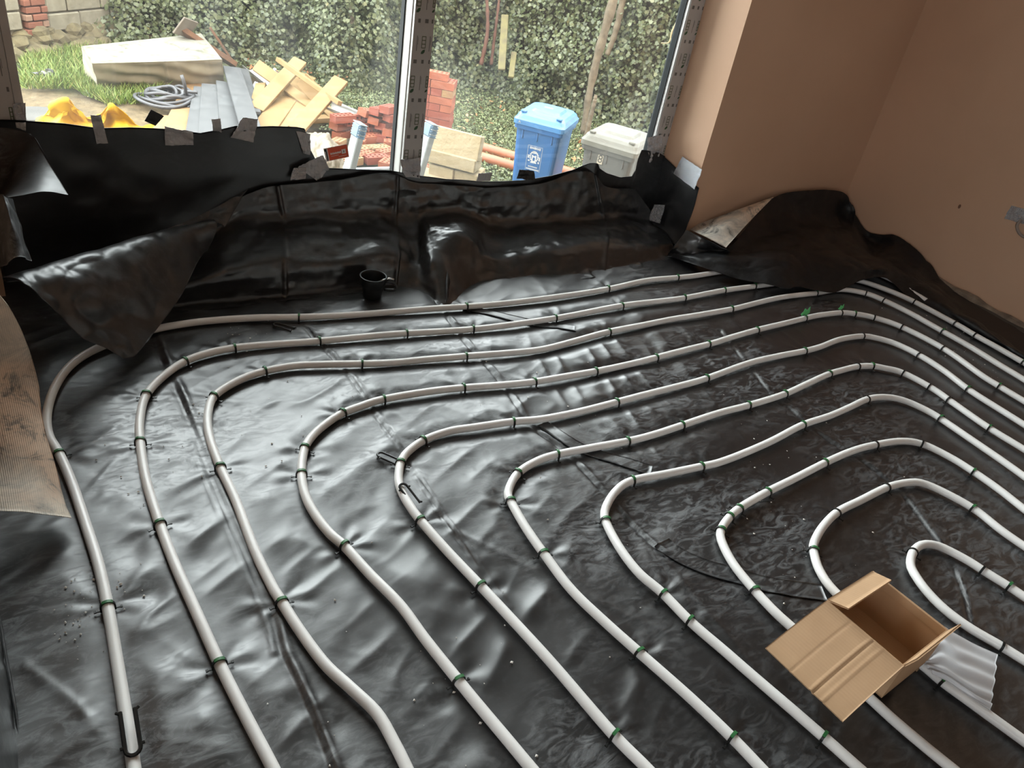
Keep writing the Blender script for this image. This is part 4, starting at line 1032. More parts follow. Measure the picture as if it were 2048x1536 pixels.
def rock(s, seed):
    bm = bmesh.new(); bmesh.ops.create_icosphere(bm, subdivisions=2, radius=1)
    for v_ in bm.verts:
        k = 1 + .35 * float(vnoise(np.array([[v_.co.x * 1.3 + seed, v_.co.y * 1.3, v_.co.z * 1.3]]), seed)[0])
        v_.co = Vector((v_.co.x * s[0] * k, v_.co.y * s[1] * k, v_.co.z * s[2] * k))
    me = bpy.data.meshes.new('rubble_stone'); bm.to_mesh(me); bm.free(); me.materials.append(M_rubble); return me
rocks = [rock((.16, .12, .10), k) for k in range(4)]
x = .05
while x < wl:
    for z in (.05, .20, .33):
        o = link('rubble_stone', random.choice(rocks), gw); o.location = (x + random.uniform(-.08, .08), .05 + random.uniform(-.03, .03) - .10 * (z < .1), z * z1 / .42); o.rotation_euler = (0, random.uniform(-.3, .3), random.uniform(0, 3)); o.scale = (random.uniform(.7, 1.2),) * 3
    x += .21

# ------------------------------------------------------------------ cream covered box
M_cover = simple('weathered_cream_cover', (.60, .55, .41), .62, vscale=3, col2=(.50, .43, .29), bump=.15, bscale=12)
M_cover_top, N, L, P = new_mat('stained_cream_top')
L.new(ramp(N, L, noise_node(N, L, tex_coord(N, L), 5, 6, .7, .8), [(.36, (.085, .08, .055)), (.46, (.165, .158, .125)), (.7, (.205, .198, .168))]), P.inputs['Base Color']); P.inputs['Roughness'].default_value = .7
HC = .34
f1, f2 = g(200, 181), g(449, 169)
t1, t2, t3, t4 = g(184, 127, HC), g(444, 119, HC - .02), g(402, 67, HC), g(163, 93, HC)
b3, b4 = t3.copy(), t4.copy(); b3[2] = b4[2] = GZ - .02
f1[2] = f2[2] = GZ - .02
def quad_grid(a_, b_, c_, d_, m_, n_):
    u = np.linspace(0, 1, n_)[None, :, None]; v_ = np.linspace(0, 1, m_)[:, None, None]
    return (1 - u) * (1 - v_) * a_ + u * (1 - v_) * b_ + u * v_ * c_ + (1 - u) * v_ * d_
cv = empty('covered_box', tuple((f1 + f2) / 2)); tag(cv, 'cream fabric cover over a low rectangular box on the grass', 'covered box')
c0 = np.array(cv.location)
G = quad_grid(t1, t2, t3, t4, 44, 60); u = np.linspace(0, 1, 60)[None]; v_ = np.linspace(0, 1, 44)[:, None]
G[..., 2] += -.045 * np.exp(-(((u - .58) / .28) ** 2 + ((v_ - .45) / .3) ** 2)) + .006 * fbm(G[..., :2] * 5, 4, 3) * np.sin(u * math.pi) * np.sin(v_ * math.pi)
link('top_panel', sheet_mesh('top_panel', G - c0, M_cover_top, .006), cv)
for (a_, b_, c_, d_, nm, k) in ((f1, f2, t2, t1, 'front_skirt', 1), (b4, f1, t1, t4, 'side_skirt', 2), (f2, b3, t3, t2, 'side_skirt', 3), (b3, b4, t4, t3, 'back_skirt', 4)):
    G = quad_grid(a_, b_, c_, d_, 40, 90); u = np.linspace(0, 1, 90)[None]; v_ = np.linspace(0, 1, 40)[:, None]
    nrm = np.cross(b_ - a_, d_ - a_); nrm /= np.linalg.norm(nrm)
    fold_ = np.sin((v_ * 2.2 + u * (2.4 if k == 1 else .5)) * 6 + 2 * vnoise(G[..., :2] * 3, 3)) * .012 + .008 * fbm(G * 6, 8, 2)
    if k != 1: fold_ = fold_ * .35
    if k == 1: fold_ = fold_ + .02 * np.exp(-((u - .53) / .006) ** 2) * (v_ > .3)
    G = G + nrm * (fold_ * np.sin(v_ * math.pi) ** .6)[..., None]
    link(nm, sheet_mesh(nm, G - c0, M_cover, .005), cv)

# ------------------------------------------------------------------ timber, planks, gutters
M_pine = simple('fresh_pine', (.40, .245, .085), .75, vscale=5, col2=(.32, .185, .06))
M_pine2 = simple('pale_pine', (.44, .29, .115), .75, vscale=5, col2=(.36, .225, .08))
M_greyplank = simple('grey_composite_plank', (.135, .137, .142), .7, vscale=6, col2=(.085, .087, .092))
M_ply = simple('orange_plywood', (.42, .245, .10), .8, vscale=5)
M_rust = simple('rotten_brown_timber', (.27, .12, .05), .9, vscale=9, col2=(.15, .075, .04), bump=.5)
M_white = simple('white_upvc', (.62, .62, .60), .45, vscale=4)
def plank(name, p0, p1, w, th, mat, label, roll=0.0, cat='timber', group=None, face=None):
    p0, p1 = np.array(p0), np.array(p1); ax = p1 - p0; ln = np.linalg.norm(ax); ax /= ln
    sd = np.cross(ax, (0, 0, 1.0)); sd /= np.linalg.norm(sd); up = np.cross(sd, ax)
    if face is not None:                       # wide face turned towards the house, then twisted by 'face'
        cd = CPOS - (p0 + p1) / 2; cd = cd - ax * (cd @ ax); cd /= np.linalg.norm(cd); roll = math.atan2(-(cd @ sd), cd @ up) + face
    c_, s_ = math.cos(roll), math.sin(roll); sd, up = sd * c_ + up * s_, up * c_ - sd * s_
    me = fix_normals(mesh(name, *cbox(w, ln, th, .004), mat)); o = link(name, me)
    o.matrix_world = basis((p0 + p1) / 2, sd, ax, up); return tag(o, label, cat, group)
T = [((512,219,.10),(600,122,.40),.15,.045,.9,'long pine plank leaning up to the right, rear of the pair'),
     ((590,262,.14),(682,160,.46),.15,.045,.9,'long pine plank leaning up to the right, front of the pair'),
     ((556,119,.46),(680,207,.34),.055,.045,.3,'thin pine batten lying across the two leaning planks'),
     ((512,130,.34),(562,166,.22),.13,.035,-.7,'pine offcut with an angled end at the back of the wood pile'),
     ((568,172,.20),(628,214,.16),.12,.03,-.3,'pine board running under the front leaning plank'),
     ((528,258,.06),(582,186,.14),.26,.03,.15,'wide pine board at the front left of the wood pile'),
     ((578,262,.07),(606,196,.15),.26,.03,.1,'wide pine board at the front middle of the wood pile'),
     ((604,158,.36),(640,198,.22),.16,.04,-.4,'short pine block caught between the leaning planks'),
     ((584,156,.12),(615,196,.10),.20,.03,.2,'pine board lying behind the short block'),
     ((507,222,.08),(522,168,.16),.11,.03,.2,'narrow pointed pine offcut beside the grey planks'),
     ((640,205,.10),(690,258,.04),.14,.03,.1,'brownish pine board sloping down towards the bricks'),
     ((622,239,.07),(656,237,.07),.13,.05,.0,'short pine offcut lying in front of the bricks'),
     ((600,148,.22),(630,160,.18),.12,.03,.1,'short pine piece at the right rear of the wood pile')]
for k, (a_, b_, w, th, rl, lab) in enumerate(T):
    plank('pine_timber', g(*a_), g(*b_), w, th, M_pine if k % 3 else M_pine2, lab, rl, 'timber', 'pine offcuts in the wood pile', {0: .45, 1: .45, 3: .2, 7: -.2}.get(k))
plank('grey_plank', g(464, 136, .19), g(503, 262, .17), .185, .03, M_greyplank, 'topmost grey plank, laid at an angle over the others', .05, 'plank', 'grey planks beside the hose')
plank('grey_plank', g(482, 139, .12), g(505, 225, .10), .16, .03, M_greyplank, 'grey plank mostly hidden under the topmost one', .05, 'plank', 'grey planks beside the hose')
plank('grey_plank', g(451, 166, .12), g(464, 275, .10), .19, .03, M_greyplank, 'grey plank left of the topmost one', .08, 'plank', 'grey planks beside the hose')
plank('grey_plank', g(421, 171, .10), g(417, 280, .09), .175, .035, M_greyplank, 'straight grey plank in the middle left of the stack', 0, 'plank', 'grey planks beside the hose')
plank('grey_plank', g(402, 176, .09), g(386, 280, .08), .14, .03, M_greyplank, 'leftmost grey plank lying on the plywood', 0, 'plank', 'grey planks beside the hose')
plank('plywood_board', g(412, 168, .03), g(362, 290, .03), .42, .02, M_ply, 'orange plywood board under the grey planks', 0, 'board')
plank('plywood_board', g(322, 232, .02), g(330, 300, .02), .16, .02, M_ply, 'small brown plywood strip beside the hose coil', 0, 'board')
plank('rotten_timber', g(357, 55, .45), g(470, 130, .06), .10, .06, M_rust, 'long rotten brown timber behind the cream cover', .4)
plank('rotten_timber', g(420, 55, .38), g(462, 118, .05), .09, .03, M_rust, 'shorter orange rotten timber behind the cream cover', .2)
plank('rotten_timber', g(250, 78, .03), g(345, 70, .06), .12, .03, M_rust, 'flat orange board between cover and hedge', .1)
plank('rotten_timber', g(318, 64, .05), g(338, 72, .10), .12, .03, M_rust, 'broken orange board end behind the cover', .7)
plank('rotten_timber', g(357, 50, .50), g(385, 60, .42), .22, .02, simple('grey_weathered_board', (.30, .25, .2), .9), 'grey brown board standing behind the cream cover', 1.0)
plank('rotten_timber', g(450, 102, .05), g(520, 112, .05), .025, .02, M_pine2, 'thin pale stick lying below the hedge', 0, 'stick')
def gutter(name, p0, p1, r, label):
    p0, p1 = np.array(p0), np.array(p1); ax = p1 - p0; ax /= np.linalg.norm(ax); sd = np.cross(ax, (0, 0, 1.0)); sd /= np.linalg.norm(sd); up = np.cross(sd, ax)
    G = np.stack([[p0 + (p1 - p0) * t_ + r * (math.cos(a) * sd + math.sin(a) * up) for a in np.linspace(math.pi * 1.05, math.pi * 1.95, 14)] for t_ in np.linspace(0, 1, 6)])
    tag(link(name, sheet_mesh(name, G, M_white, .006)), label, 'gutter')
gutter('white_gutter', g(497, 128, .12), g(553, 172, .10), .075, 'white gutter length at the back of the wood pile')
gutter('white_gutter', g(655, 205, .14), g(735, 238, .10), .085, 'white gutter length behind the loose bricks')
plank('white_trim', g(660, 200, .22), g(728, 229, .18), .03, .02, M_white, 'white trim strip on the gutter behind the bricks', 0, 'trim')

# ------------------------------------------------------------------ hose, tarpaulin, small litter
M_hose = simple('grey_hose_rubber', (.115, .115, .125), .45)
hc = g(336, 199, .05); Ph = []
for k in range(7 * 26):
    a = 2 * math.pi * k / 26; lp = k / 26
    r_ = .27 - .022 * lp + .03 * math.sin(lp * 5); Ph.append((hc[0] + r_ * 1.05 * math.cos(a) + .03 * math.sin(lp * 3), hc[1] + r_ * .95 * math.sin(a) + .04 * math.cos(lp * 2), hc[2] + .012 * lp + .02 * math.sin(a * 2 + lp)))
q0 = Ph[-1]; Ph += [tuple(q0 + (np.array(v_) - q0) * t_) for t_ in (.5, 1.0) for v_ in (g(395, 185, .14),)]
Ph = [tuple(g(363, 150, .34)), tuple(g(370, 172, .24)), tuple(g(374, 190, .12))] + Ph
tag(part('hose_coil', tube(catmull(np.array(Ph), 520), .0165, 8), M_hose, smooth=True), 'coiled grey hose lying in front of the cream cover', 'hose')
lc = [g(318, 205, .05), g(355, 172, .10), g(392, 190, .08), g(405, 205, .05), g(375, 215, .04)]
tag(part('hose_loop', tube(catmull(np.array(lc), 60), .0155, 8), M_hose, smooth=True), 'loose grey hose end looping over the plywood', 'hose')
M_yellow = simple('yellow_tarpaulin', (.72, .42, .003), .6, vscale=4, col2=(.62, .34, .002), spec=.2)
sil = [(72,246,.02),(92,226,.14),(128,203,.32),(152,214,.26),(176,234,.12),(196,228,.16),(219,209,.30),(244,222,.24),(272,244,.12),(310,254,.03)]
rows = []
for k, dy in enumerate((0, 10, 22, 40, 70)):
    rows.append([g(x, y + dy * (1 + .0 * i), max(.01, z * (1 - .17 * k)) + .03 * math.sin(i * 2.1 + k * 1.7) * (k > 0)) for i, (x, y, z) in enumerate(sil)])
back_row = [r_ + np.array([.05, .18, 0]) for r_ in rows[0]]
for r_ in back_row: r_[2] = GZ
G = rumple(grid_patch([back_row] + rows, 90, 120),   .014, .24, 5, 1.6)
tag(link('yellow_tarpaulin', sheet_mesh('yellow_tarpaulin', G, M_yellow, .004)), 'crumpled bright yellow tarpaulin heaped outside the window', 'tarpaulin')
c = g(72, 238, .02); o = part('stone_slab', xf(prism([(.26 * math.cos(a) * (1 + .1 * math.sin(3 * a)), .2 * math.sin(a)) for a in np.linspace(0, 6.28, 19)[:-1]], 0, .05), Matrix.Translation(tuple(c))), simple('grey_slab', (.13, .125, .115), .9, bump=.4)); tag(o, 'flat grey stone slab left of the yellow tarpaulin', 'slab')
M_packet = simple('black_white_packaging', (.015, .015, .02), .35, vscale=9, col2=(.5, .5, .52), spec=.6)
Q = [g(70, 146, .10), g(104, 134, .10), g(112, 148, .06), g(86, 156, .03)]
G = rumple(coons([Q[0], Q[1]], [Q[3], Q[2]], [Q[0], Q[3]], [Q[1], Q[2]], 26, 30), .02, .07, 3, 1.0)
tag(link('plastic_packet', sheet_mesh('plastic_packet', G, M_packet, .003)), 'crumpled black and white plastic packet in the grass', 'packet')
cr = catmull(np.array([g(193, 186, .02), g(203, 189, .03), g(212, 184, .03), g(226, 185, .03), g(224, 192, .02), g(210, 191, .02), g(230, 186, .02), g(250, 188, .02)]), 60)
tag(part('knotted_rope', tube(cr, .010, 6), M_white, smooth=True), 'white knotted rope in front of the cream cover', 'rope')
Q = [g(498, 178, .05), g(512, 160, .10), g(520, 172, .05), g(505, 190, .02)]
tag(link('plastic_scrap', sheet_mesh('plastic_scrap', rumple(coons([Q[0], Q[1]], [Q[3], Q[2]], [Q[0], Q[3]], [Q[1], Q[2]], 16, 16), .02, .06, 9, 1.0), M_white, .003)), 'crumpled white plastic scrap beside the topmost grey plank', 'plastic scrap')
Q = [g(546, 134, .05), g(566, 140, .06), g(560, 158, .04), g(543, 150, .02)]
tag(link('plastic_scrap', sheet_mesh('plastic_scrap', rumple(coons([Q[0], Q[1]], [Q[3], Q[2]], [Q[0], Q[3]], [Q[1], Q[2]], 16, 16), .02, .06, 4, 1.0), M_white, .003)), 'crumpled white plastic scrap at the back of the wood pile', 'plastic scrap')

# ------------------------------------------------------------------ bricks
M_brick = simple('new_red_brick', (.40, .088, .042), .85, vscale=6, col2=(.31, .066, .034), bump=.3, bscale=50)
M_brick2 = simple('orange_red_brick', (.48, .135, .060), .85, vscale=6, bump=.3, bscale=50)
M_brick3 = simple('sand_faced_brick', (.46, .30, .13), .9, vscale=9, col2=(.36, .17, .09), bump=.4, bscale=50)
BL, BW, BHt = .236, .113, .072
def brick_mesh(mat):
    """brick with two rows of five square perforations open on top"""
    xs_ = [-BL / 2]; 
    for k in range(5): c_ = -BL / 2 + BL * (k + .5) / 5; xs_ += [c_ - .011, c_ + .011]
    xs_.append(BL / 2); ys_ = [-BW / 2, -.036, -.012, .012, .036, BW / 2]
    V, F, id_ = [], [], {}
    def vv(x, y, z):
        k = (round(x, 5), round(y, 5), round(z, 5))
        if k not in id_: id_[k] = len(V); V.append((x, y, z))
        return id_[k]
    zt, zb = BHt / 2, -BHt / 2
    for i in range(len(xs_) - 1):
        for j in range(len(ys_) - 1):
            x0, x1, y0, y1 = xs_[i], xs_[i + 1], ys_[j], ys_[j + 1]
            if i % 2 == 1 and j in (1, 3):
                zl = zt - .05
                for (ax, ay, bx_, by_) in ((x0, y0, x1, y0), (x1, y0, x1, y1), (x1, y1, x0, y1), (x0, y1, x0, y0)):
                    F.append((vv(ax, ay, zt), vv(ax, ay, zl), vv(bx_, by_, zl), vv(bx_, by_, zt)))
                F.append((vv(x0, y0, zl), vv(x1, y0, zl), vv(x1, y1, zl), vv(x0, y1, zl)))
            else: F.append((vv(x0, y0, zt), vv(x1, y0, zt), vv(x1, y1, zt), vv(x0, y1, zt)))
    top_x = xs_; c4 = [vv(-BL / 2, -BW / 2, zb), vv(BL / 2, -BW / 2, zb), vv(BL / 2, BW / 2, zb), vv(-BL / 2, BW / 2, zb)]
    F.append(tuple(c4[::-1]))
    F.append(tuple([c4[0], c4[1]] + [vv(x, -BW / 2, zt) for x in xs_[::-1]])); F.append(tuple([c4[2], c4[3]] + [vv(x, BW / 2, zt) for x in xs_]))
    F.append(tuple([c4[1], c4[2]] + [vv(BL / 2, y, zt) for y in ys_[::-1]])); F.append(tuple([c4[3], c4[0]] + [vv(-BL / 2, y, zt) for y in ys_]))
    return mesh('brick', [(x * .975, y * .96, z * .95) for x, y, z in V], F, mat)
BM = [brick_mesh(M_brick), brick_mesh(M_brick2), brick_mesh(M_brick3)]
PILE = [(686,236,.22,0,(0,0,.2)),(712,240,.19,0,(1.45,0,.1)),(682,250,.12,1,(.1,.05,.5)),(686,268,.04,1,(.05,0,.6)),(738,226,.26,1,(.1,.2,.5)),(760,222,.30,0,(0,.1,.6)),(778,218,.34,0,(0,.1,.7)),
        (752,240,.20,1,(.1,.15,.9)),(768,250,.16,0,(0,.1,.8)),(742,256,.12,0,(1.3,0,.4)),(775,262,.12,1,(.1,.1,1.2)),(744,276,.06,1,(.05,0,.2)),(764,274,.06,0,(0,.1,1.0)),(778,284,.05,1,(0,0,1.2)),
        (735,300,.04,2,(0,0,.15)),(757,299,.04,2,(0,.05,.3)),(775,306,.04,1,(0,0,.4)),(676,286,.04,2,(0,.1,.9)),(715,262,.05,0,(0,0,.3)),(722,282,.04,1,(0,0,1.0)),(790,236,.26,0,(0,.1,.3)),(796,262,.12,1,(0,0,.7)),(800,290,.04,0,(0,0,.2)),
        (836,325,.06,0,(.3,.2,.7)),(846,340,.04,1,(.1,.1,.4)),(830,352,.04,0,(0,0,.9)),(726,312,.04,1,(0,0,.5)),(752,318,.04,0,(0,0,.1)),(776,326,.04,1,(0,0,.8)),(700,322,.04,2,(0,0,.3))]
for (x, y, z, k, rot) in PILE:
    rank = sorted(PILE, key=lambda b_: b_[0]).index((x, y, z, k, rot)) + 1; o = link('loose_brick', BM[k]); o.location = tuple(g(x, y, z)); o.rotation_euler = rot
    tag(o, ('sand-faced' if k == 2 else 'red') + f' perforated brick, {NTH[rank - 1]} from the left in the loose heap', 'brick', ('sand-faced' if k == 2 else 'red') + ' bricks in the loose heap')
cor = g(893, 300)
dl = g(863, 170, .66) - g(904, 178, .66); dl[2] = 0; dl /= np.linalg.norm(dl); dr = np.array([-dl[1], dl[0], 0]); dr = dr if dr[1] > 0 else -dr
def stack_brick(ua, ub, z, along_a, k, where):
    o = link('stacked_brick', BM[k]); p_ = cor + dl * ua + dr * ub
    o.location = (p_[0], p_[1], GZ + z + BHt / 2); d_ = dl if along_a else dr
    o.rotation_euler = (0, 0, math.atan2(d_[1], d_[0]) + random.uniform(-.03, .03))
    tag(o, ('sand-faced ' if k == 2 else 'red ') + where, 'brick', ('sand-faced' if k == 2 else 'red') + ' bricks in the neat stack')
for c_ in range(9):
    z = c_ * (BHt + .001); j = random.uniform(-.006, .006)
    if c_ % 2:
        for q in range(3): stack_brick(BW * (q + .5) + j, BL / 2, z, False, random.choice([0, 0, 1, 2 if q == 0 else 0]), f'{("right", "middle", "left")[q]} header brick in the {NTH[c_]} course up of the neat stack')
    else:
        for q in range(2): stack_brick(BL / 2 + j, BW * (q + .5), z, True, random.choice([0, 1, 0]), f'{("front", "rear")[q]} stretcher brick in the {NTH[c_]} course up of the neat stack')
        stack_brick(BL + BW / 2 + j, BL / 2, z, False, 0, f'left end brick in the {NTH[c_]} course up of the neat stack')
stack_brick(BL / 2 + .07, BW * .5 + .02, 9 * (BHt + .001), True, 1, 'single brick lying on top of the neat stack')

# pale stone blocks
M_stone = simple('sand_coloured_block', (.50, .40, .24), .95, vscale=12, col2=(.42, .33, .19), bump=.7, bscale=45)
def block(center, ax, sx_, sy_, sz_, tilt, lab):
    ax = np.array(ax); ax[2] = 0; ax /= np.linalg.norm(ax)
    o = link('stone_block', fix_normals(mesh('stone_block', *cbox(sx_, sy_, sz_, .008), M_stone))); o.location = tuple(center)
    o.rotation_euler = (tilt, 0, math.atan2(ax[1], ax[0])); tag(o, lab, 'stone block', 'pale stone blocks')
bax = g(958, 345, .2) - g(868, 322, .2)
block(g(915, 287, .40), bax, .45, .10, .22, -.25, 'topmost pale stone block leaning on edge')
block(g(909, 317, .26), bax, .46, .20, .12, 0, 'second pale stone block lying flat below the leaning one')
block(g(889, 341, .12), bax, .24, .20, .12, 0, 'left pale stone block under the flat one')
block(g(936, 350, .12), bax, .25, .24, .12, .05, 'right pale stone block under the flat one')
block(g(885, 362, .04), bax, .46, .22, .10, 0, 'lowest pale stone block on the ground')

# clay drain pipes
M_clay = simple('terracotta_drain_pipe', (.50, .16, .065), .5, vscale=3)
for (a_, b_, lab) in (((940, 288), (1290, 388), 'upper terracotta drain pipe behind the blue bin'), ((935, 306), (1285, 408), 'lower terracotta drain pipe behind the blue bin')):
    p0, p1 = g(*a_, .06), g(*b_, .06)
    V, F = tube(np.linspace(p0, p1, 8), .052, 18, cap=False); V2, F2 = tube(np.linspace(p0, p1, 8), .045, 18, cap=False)
    o = part('drain_pipe', merge((V, F), (V2, [f[::-1] for f in F2])), M_clay, smooth=True); tag(o, lab, 'drain pipe')

# ------------------------------------------------------------------ wheelie bins
def rrect(hx, hy, r, n_=5):
    P_ = []
    for cx, cy, a0 in ((hx - r, hy - r, 0), (-hx + r, hy - r, 90), (-hx + r, -hy + r, 180), (hx - r, -hy + r, 270)):
        for k in range(n_): a = math.radians(a0 + 90 * k / (n_ - 1)); P_.append((cx + r * math.cos(a), cy + r * math.sin(a)))
    return P_
def loft(secs):
    """secs: list of (hx, hy, radius, z, yshift)"""
    V, F = [], []; n_ = 20
    for hx, hy, r, z, ys in secs: V += [(x, y + ys, z) for x, y in rrect(hx, hy, r)]
    for i in range(len(secs) - 1):
        for k in range(n_): F.append((i * n_ + k, i * n_ + (k + 1) % n_, (i + 1) * n_ + (k + 1) % n_, (i + 1) * n_ + k))
    F.append(tuple(range(n_))[::-1]); F.append(tuple((len(secs) - 1) * n_ + k for k in range(n_)))
    return V, F
def wheelie_bin(center_px, lid_z, theta, mat, mat_lid, label, W=.42, Dp_=.50, H_=.91):
    c_ = pz(center_px[0], center_px[1], lid_z); v2 = c_[:2] / np.linalg.norm(c_[:2]); r2 = np.array([v2[1], -v2[0]])
    nf = -v2 * math.cos(theta) - r2 * math.sin(theta)                # front normal; local -y faces the house
    e = empty('wheelie_bin', (c_[0], c_[1], lid_z - H_), math.atan2(nf[1], nf[0]) + math.pi / 2); tag(e, label, 'wheelie bin')
    hx, hy = W / 2, Dp_ / 2
    part('body', loft([(hx * .74, hy * .74, .04, .03, .02), (hx * .90, hy * .90, .04, H_ * .80, .0), (hx * .91, hy * .91, .03, H_ * .86, 0)]), mat, e)
    part('rim', loft([(hx * .98, hy * .98, .03, H_ * .845, 0), (hx * .99, hy * .99, .03, H_ * .89, 0)]), mat, e)
    ld = part('lid', loft([(hx * 1.03, hy * 1.03, .035, H_ * .885, 0), (hx * 1.04, hy * 1.04, .04, H_ * .925, 0), (hx * .99, hy * .99, .05, H_ * .94, .0), (hx * .95, hy * .95, .06, H_ * .965, .005), (hx * .86, hy * .86, .07, H_ * .985, .01)]), mat_lid, e)
    part('raised_panel', loft([(hx * .62, hy * .60, .05, H_ * .98, .02), (hx * .52, hy * .50, .05, H_ * 1.005, .03)]), mat_lid, ld)
    for sx_ in (-1, 1):
        part('lid_tab', xf(cbox(.05, .03, .02, .006), Matrix.Translation((sx_ * hx * .72, -hy * .80, H_ * .99))), mat_lid, ld)
        part('hinge', xf(cbox(.05, .05, .04, .008), Matrix.Translation((sx_ * hx * .6, hy * 1.02, H_ * .94))), mat_lid, e)
    part('handle', tube(np.array([(-hx * .7, hy * 1.1, H_ * .92), (hx * .7, hy * 1.1, H_ * .92)]), .014, 8), mat, e)
    part('lid_sticker', xf(cbox(.07, .03, .001, .0003), Matrix.Translation((-.01, .03, H_ * 1.006))), M_white, ld)
    for k in range(3): part('rib', xf(cbox(.012, .012, .07, .003), Matrix.Translation((hx * (-.6 + .6 * k), -hy * .90, H_ * .80))), mat, e)
    for sx_ in (-1, 1):
        V, F = lathe([(.03, -.02), (.085, -.022), (.09, 0), (.085, .022), (.03, .02)], 20)
        w = part('wheel', ([(z, x, y) for x, y, z in V], F), M_clip, e); w.location = (sx_ * hx * .85, hy * .8, .09)
    return e, hx, hy, H_
M_binblue = simple('blue_bin_plastic', (.035, .165, .46), .42, vscale=4, col2=(.05, .16, .38))
M_binlid = simple('light_blue_lid_plastic', (.085, .30, .66), .42, vscale=5, col2=(.10, .27, .56))
M_bingrey = simple('grey_bin_plastic', (.135, .13, .115), .6, vscale=6, col2=(.10, .095, .085))
M_bingreylid = simple('dusty_grey_lid', (.24, .235, .20), .7, vscale=6, col2=(.17, .165, .135))
bb, hx, hy, H_ = wheelie_bin((1098, 219), -.30, math.radians(14), M_binblue, M_binlid, 'blue wheelie bin with a white crest on its front')
# crest: frame lines, wreath ring, shield, supporters and three rows of lettering, printed on the front
def front_y(z): return -(hy * .74 + (hy * .16) * min(1, (z - .03) / (H_ * .77))) + .02 * (1 - (z - .03) / (H_ * .77)) - .002
crest = []; zc = H_ * .60; tilt = math.atan2(hy * .16, H_ * .77)
def cr_rect(cx, cz, hw, hh):
    crest.append(([(cx - hw, front_y(cz - hh), cz - hh), (cx + hw, front_y(cz - hh), cz - hh), (cx + hw, front_y(cz + hh), cz + hh), (cx - hw, front_y(cz + hh), cz + hh)], [(0, 1, 2, 3)]))
for sx_ in (-1, 1): cr_rect(sx_ * .062, zc, .0013, .105)
cr_rect(.0, zc + .105, .062, .0013)
for k in range(7): cr_rect(-.040 + k * .0135, zc + .088, .0050, .008 + .002 * (k % 3 == 0))
for k in range(6): cr_rect(-.034 + k * .0135, zc - .070, .0052, .0055)
for k in range(9): cr_rect(-.050 + k * .0125, zc - .092, .0048, .0065)
for k in range(16):
    a = 2 * math.pi * k / 16; cr_rect(.034 * math.cos(a), zc + .018 + .042 * math.sin(a), .0065, .0065)
for a_, b_, w, h_ in ((0, .052, .016, .008), (-.014, .008, .005, .022), (.014, .008, .005, .022), (0, .018, .008, .006), (-.048, .012, .006, .014), (.048, .006, .006, .016), (-.042, -.022, .008, .006), (.044, -.026, .006, .008), (0, -.032, .026, .006)): cr_rect(a_, zc + b_, w, h_)
o = part('crest_print', merge(*crest), simple('white_bin_print', (.72, .74, .76), .6), bb); o['label'] = 'white crest with lettering'; o['kind'] = 'stuff'
zc2 = H_ * .905; V = [(-.16 + a_, -hy * 1.045, zc2 + b_) for a_, b_ in ((-.012, -.014), (0, .016), (.014, -.012), (.006, -.006), (0, .004), (-.006, -.006))]
part('recycling_mark', (V, [tuple(range(6))]), M_white, ld_ := bb)
gb, hx, hy, H_ = wheelie_bin((1243, 263), -.30, math.radians(16), M_bingrey, M_bingreylid, 'dusty grey wheelie bin labelled 8 by the right jamb', .46, .52)
pl = part('number_plate', xf(cbox(.045, .002, .075, .0005), Matrix.Translation((-.05, front_y(H_ * .79) - .001, H_ * .79)) @ Matrix.Rotation(-tilt, 4, 'X')), simple('cream_label', (.60, .52, .38), .6), gb)
cu = bpy.data.curves.new('digit', 'FONT'); cu.body = '8'; cu.size = .085; cu.align_x = 'CENTER'; cu.align_y = 'CENTER'; cu.extrude = .0006
tmp = bpy.data.objects.new('digit', cu); COL.objects.link(tmp); bpy.context.view_layer.update()
me = bpy.data.meshes.new_from_object(tmp.evaluated_get(bpy.context.evaluated_depsgraph_get())); bpy.data.objects.remove(tmp)
me.materials.clear(); me.materials.append(M_clip)
dg = link('digit', me, pl); dg.matrix_local = Matrix.Translation((-.05, front_y(H_ * .79) - .003, H_ * .79)) @ Matrix.Rotation(math.radians(90) - tilt, 4, 'X')
part('moulded_grip', xf(cbox(.19, .012, .03, .004), Matrix.Translation((0.02, front_y(H_ * .62), H_ * .62)) @ Matrix.Rotation(-tilt, 4, 'X')), M_bingrey, gb)

# ------------------------------------------------------------------ ladder leaning outside the window
M_alu = simple('ladder_aluminium', (.36, .38, .37), .45, metal=.3, vscale=4)
M_cap = simple('blue_ladder_cap', (.075, .17, .27), .5)
LYd = 3.15
lad = empty('ladder', tuple(py(690, 345, LYd))); tag(lad, 'aluminium ladder with blue end caps leaning outside the window', 'ladder')
l0 = np.array(lad.location)
ta, tb = py(716, 268, LYd + .02), py(858, 270, LYd + .02)
rdir = np.array([1.0, 0, 0])
tb = ta + rdir * float(np.linalg.norm(tb - ta))
down = py(688, 350, LYd - .0) - ta; down /= np.linalg.norm(down); down = np.array([-.24, -.06, -1.0]); down /= np.linalg.norm(down)
for p_ in (ta, tb):
    q = p_ + down * 1.45; ax = (q - p_); ln = np.linalg.norm(ax); ax /= ln; sd = rdir - ax * (rdir @ ax); sd /= np.linalg.norm(sd)
    part('stile', xf(cbox(.030, ln, .075, .004), basis((p_ + q) / 2 - l0, sd, ax, np.cross(sd, ax))), M_alu, lad)
    cp = part('end_cap', xf(cbox(.040, .07, .085, .012), basis(p_ - ax * .015 - l0, sd, ax, np.cross(sd, ax))), M_cap, lad)
    for k in range(6): part('grip_ridge', xf(cbox(.034, .004, .088, .001), basis(p_ - ax * (.046 - .011 * k) - l0, sd, ax, np.cross(sd, ax))), M_alu if k % 2 == 0 else M_cap, cp)
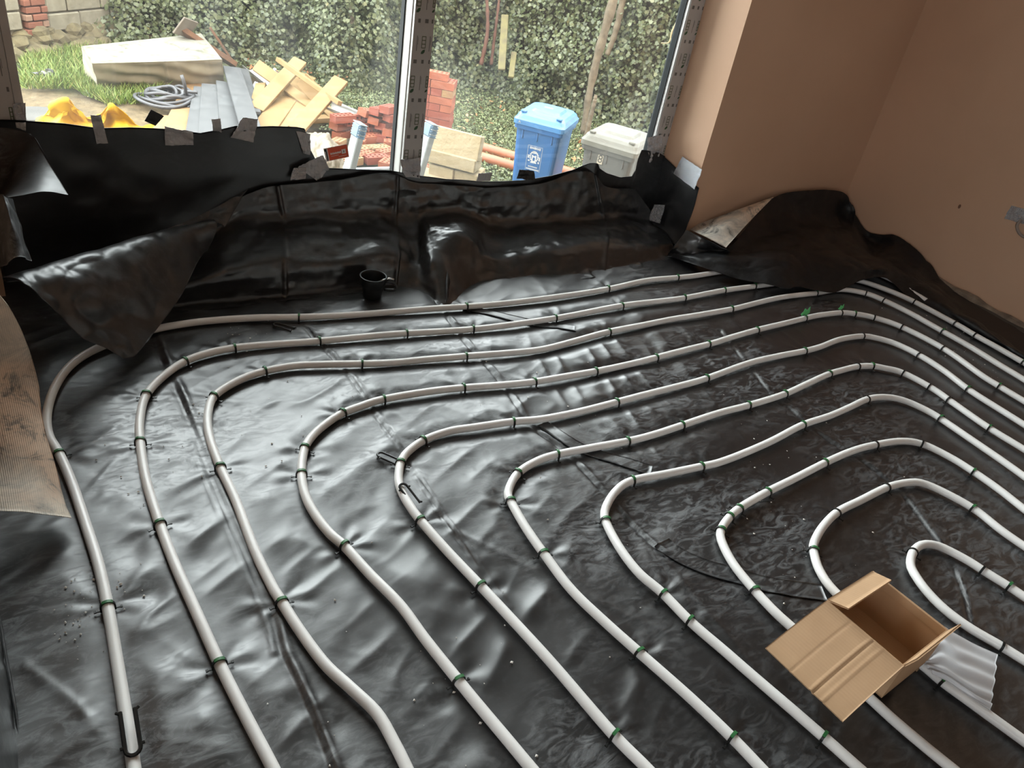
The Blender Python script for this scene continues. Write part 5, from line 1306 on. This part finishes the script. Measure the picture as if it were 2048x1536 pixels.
for k in range(5):
    p_ = ta + down * (.17 + .26 * k); q = tb + down * (.17 + .26 * k); m_ = (p_ + q) / 2; ln = np.linalg.norm(q - p_)
    part('rung', xf(cbox(ln, .028, .03, .004), Matrix.Translation(tuple(m_ - l0))), M_alu, lad)

# rubble sack behind the torn sheet edge
M_sack = simple('clouded_rubble_sack', (.34, .31, .24), .5, vscale=9, col2=(.22, .17, .11))
rows = [[g(612, 262, .10), g(640, 262, .22), g(660, 268, .24), g(676, 290, .12)], [g(606, 290, .14), g(638, 285, .30), g(662, 292, .30), g(684, 312, .12)], [g(606, 330, .10), g(640, 322, .26), g(668, 325, .22), g(690, 340, .08)], [g(606, 370, .02), g(640, 372, .04), g(668, 374, .04), g(694, 372, .02)]]
tag(link('rubble_sack', sheet_mesh('rubble_sack', rumple(grid_patch(rows, 60, 60), .025, .12, 6, .9), M_sack, .004)), 'clouded plastic rubble sack behind the red sticker', 'sack')

# red sticker on the glass
M_red = _indoor_simple('red_sticker', (.62, .075, .022), .45, vscale=9, var=.05)
M_stk = _indoor_simple('white_sticker_print', (.75, .62, .56), .5)
YP = YPANE - .001
Q = [py(x, y, YP) for x, y in ((654.5, 297), (693.5, 289), (697, 313), (659, 321))]
st = empty('window_sticker', tuple(Q[0])); tag(st, 'red sticker with white logo stuck on the window pane', 'sticker')
s0 = np.array(st.location)
def onst(u, v_, dy): return (1 - u) * (1 - v_) * Q[0] + u * (1 - v_) * Q[1] + u * v_ * Q[2] + (1 - u) * v_ * Q[3] - s0 + np.array([0, -dy, 0])
def stk(name, quads, mat, dy):
    V, F = [], []
    for u0, v0, u1, v1 in quads:
        b_ = len(V); V += [onst(u0, v0, dy), onst(u1, v0, dy), onst(u1, v1, dy), onst(u0, v1, dy)]
        V += [p_ + np.array([0, .0006, 0]) for p_ in V[b_:b_ + 4]]
        F += [(b_, b_ + 1, b_ + 2, b_ + 3), (b_ + 7, b_ + 6, b_ + 5, b_ + 4)] + [(b_ + k, b_ + 4 + k, b_ + 4 + (k + 1) % 4, b_ + (k + 1) % 4) for k in range(4)]
    o = part(name, (V, F), mat, st); 
    if len(quads) > 1: o['kind'] = 'stuff'
    return o
stk('backing', [(-.19, -.05, 1.03, 1.05)], M_stk, .0)
stk('red_field', [(0, 0, 1, 1)], M_red, .001)
stk('dark_edge', [(-.17, .02, -.06, .22), (-.11, .22, -.05, .98)], M_clip, .001)
stk('logo_square', [(.68, .30, .89, .66)], M_stk, .002)
stk('logo_mark', [(.76, .40, .81, .56)], M_printline, .003)
stk('lettering', [(.10 + k * .062, .40 + .02 * (k % 2), .10 + k * .062 + .045, .56) for k in range(9)] + [(.12 + k * .05, .66, .12 + k * .05 + .035, .70) for k in range(8)] + [(.5 + k * .05, .80, .5 + k * .05 + .035, .84) for k in range(8)], M_stk, .002)
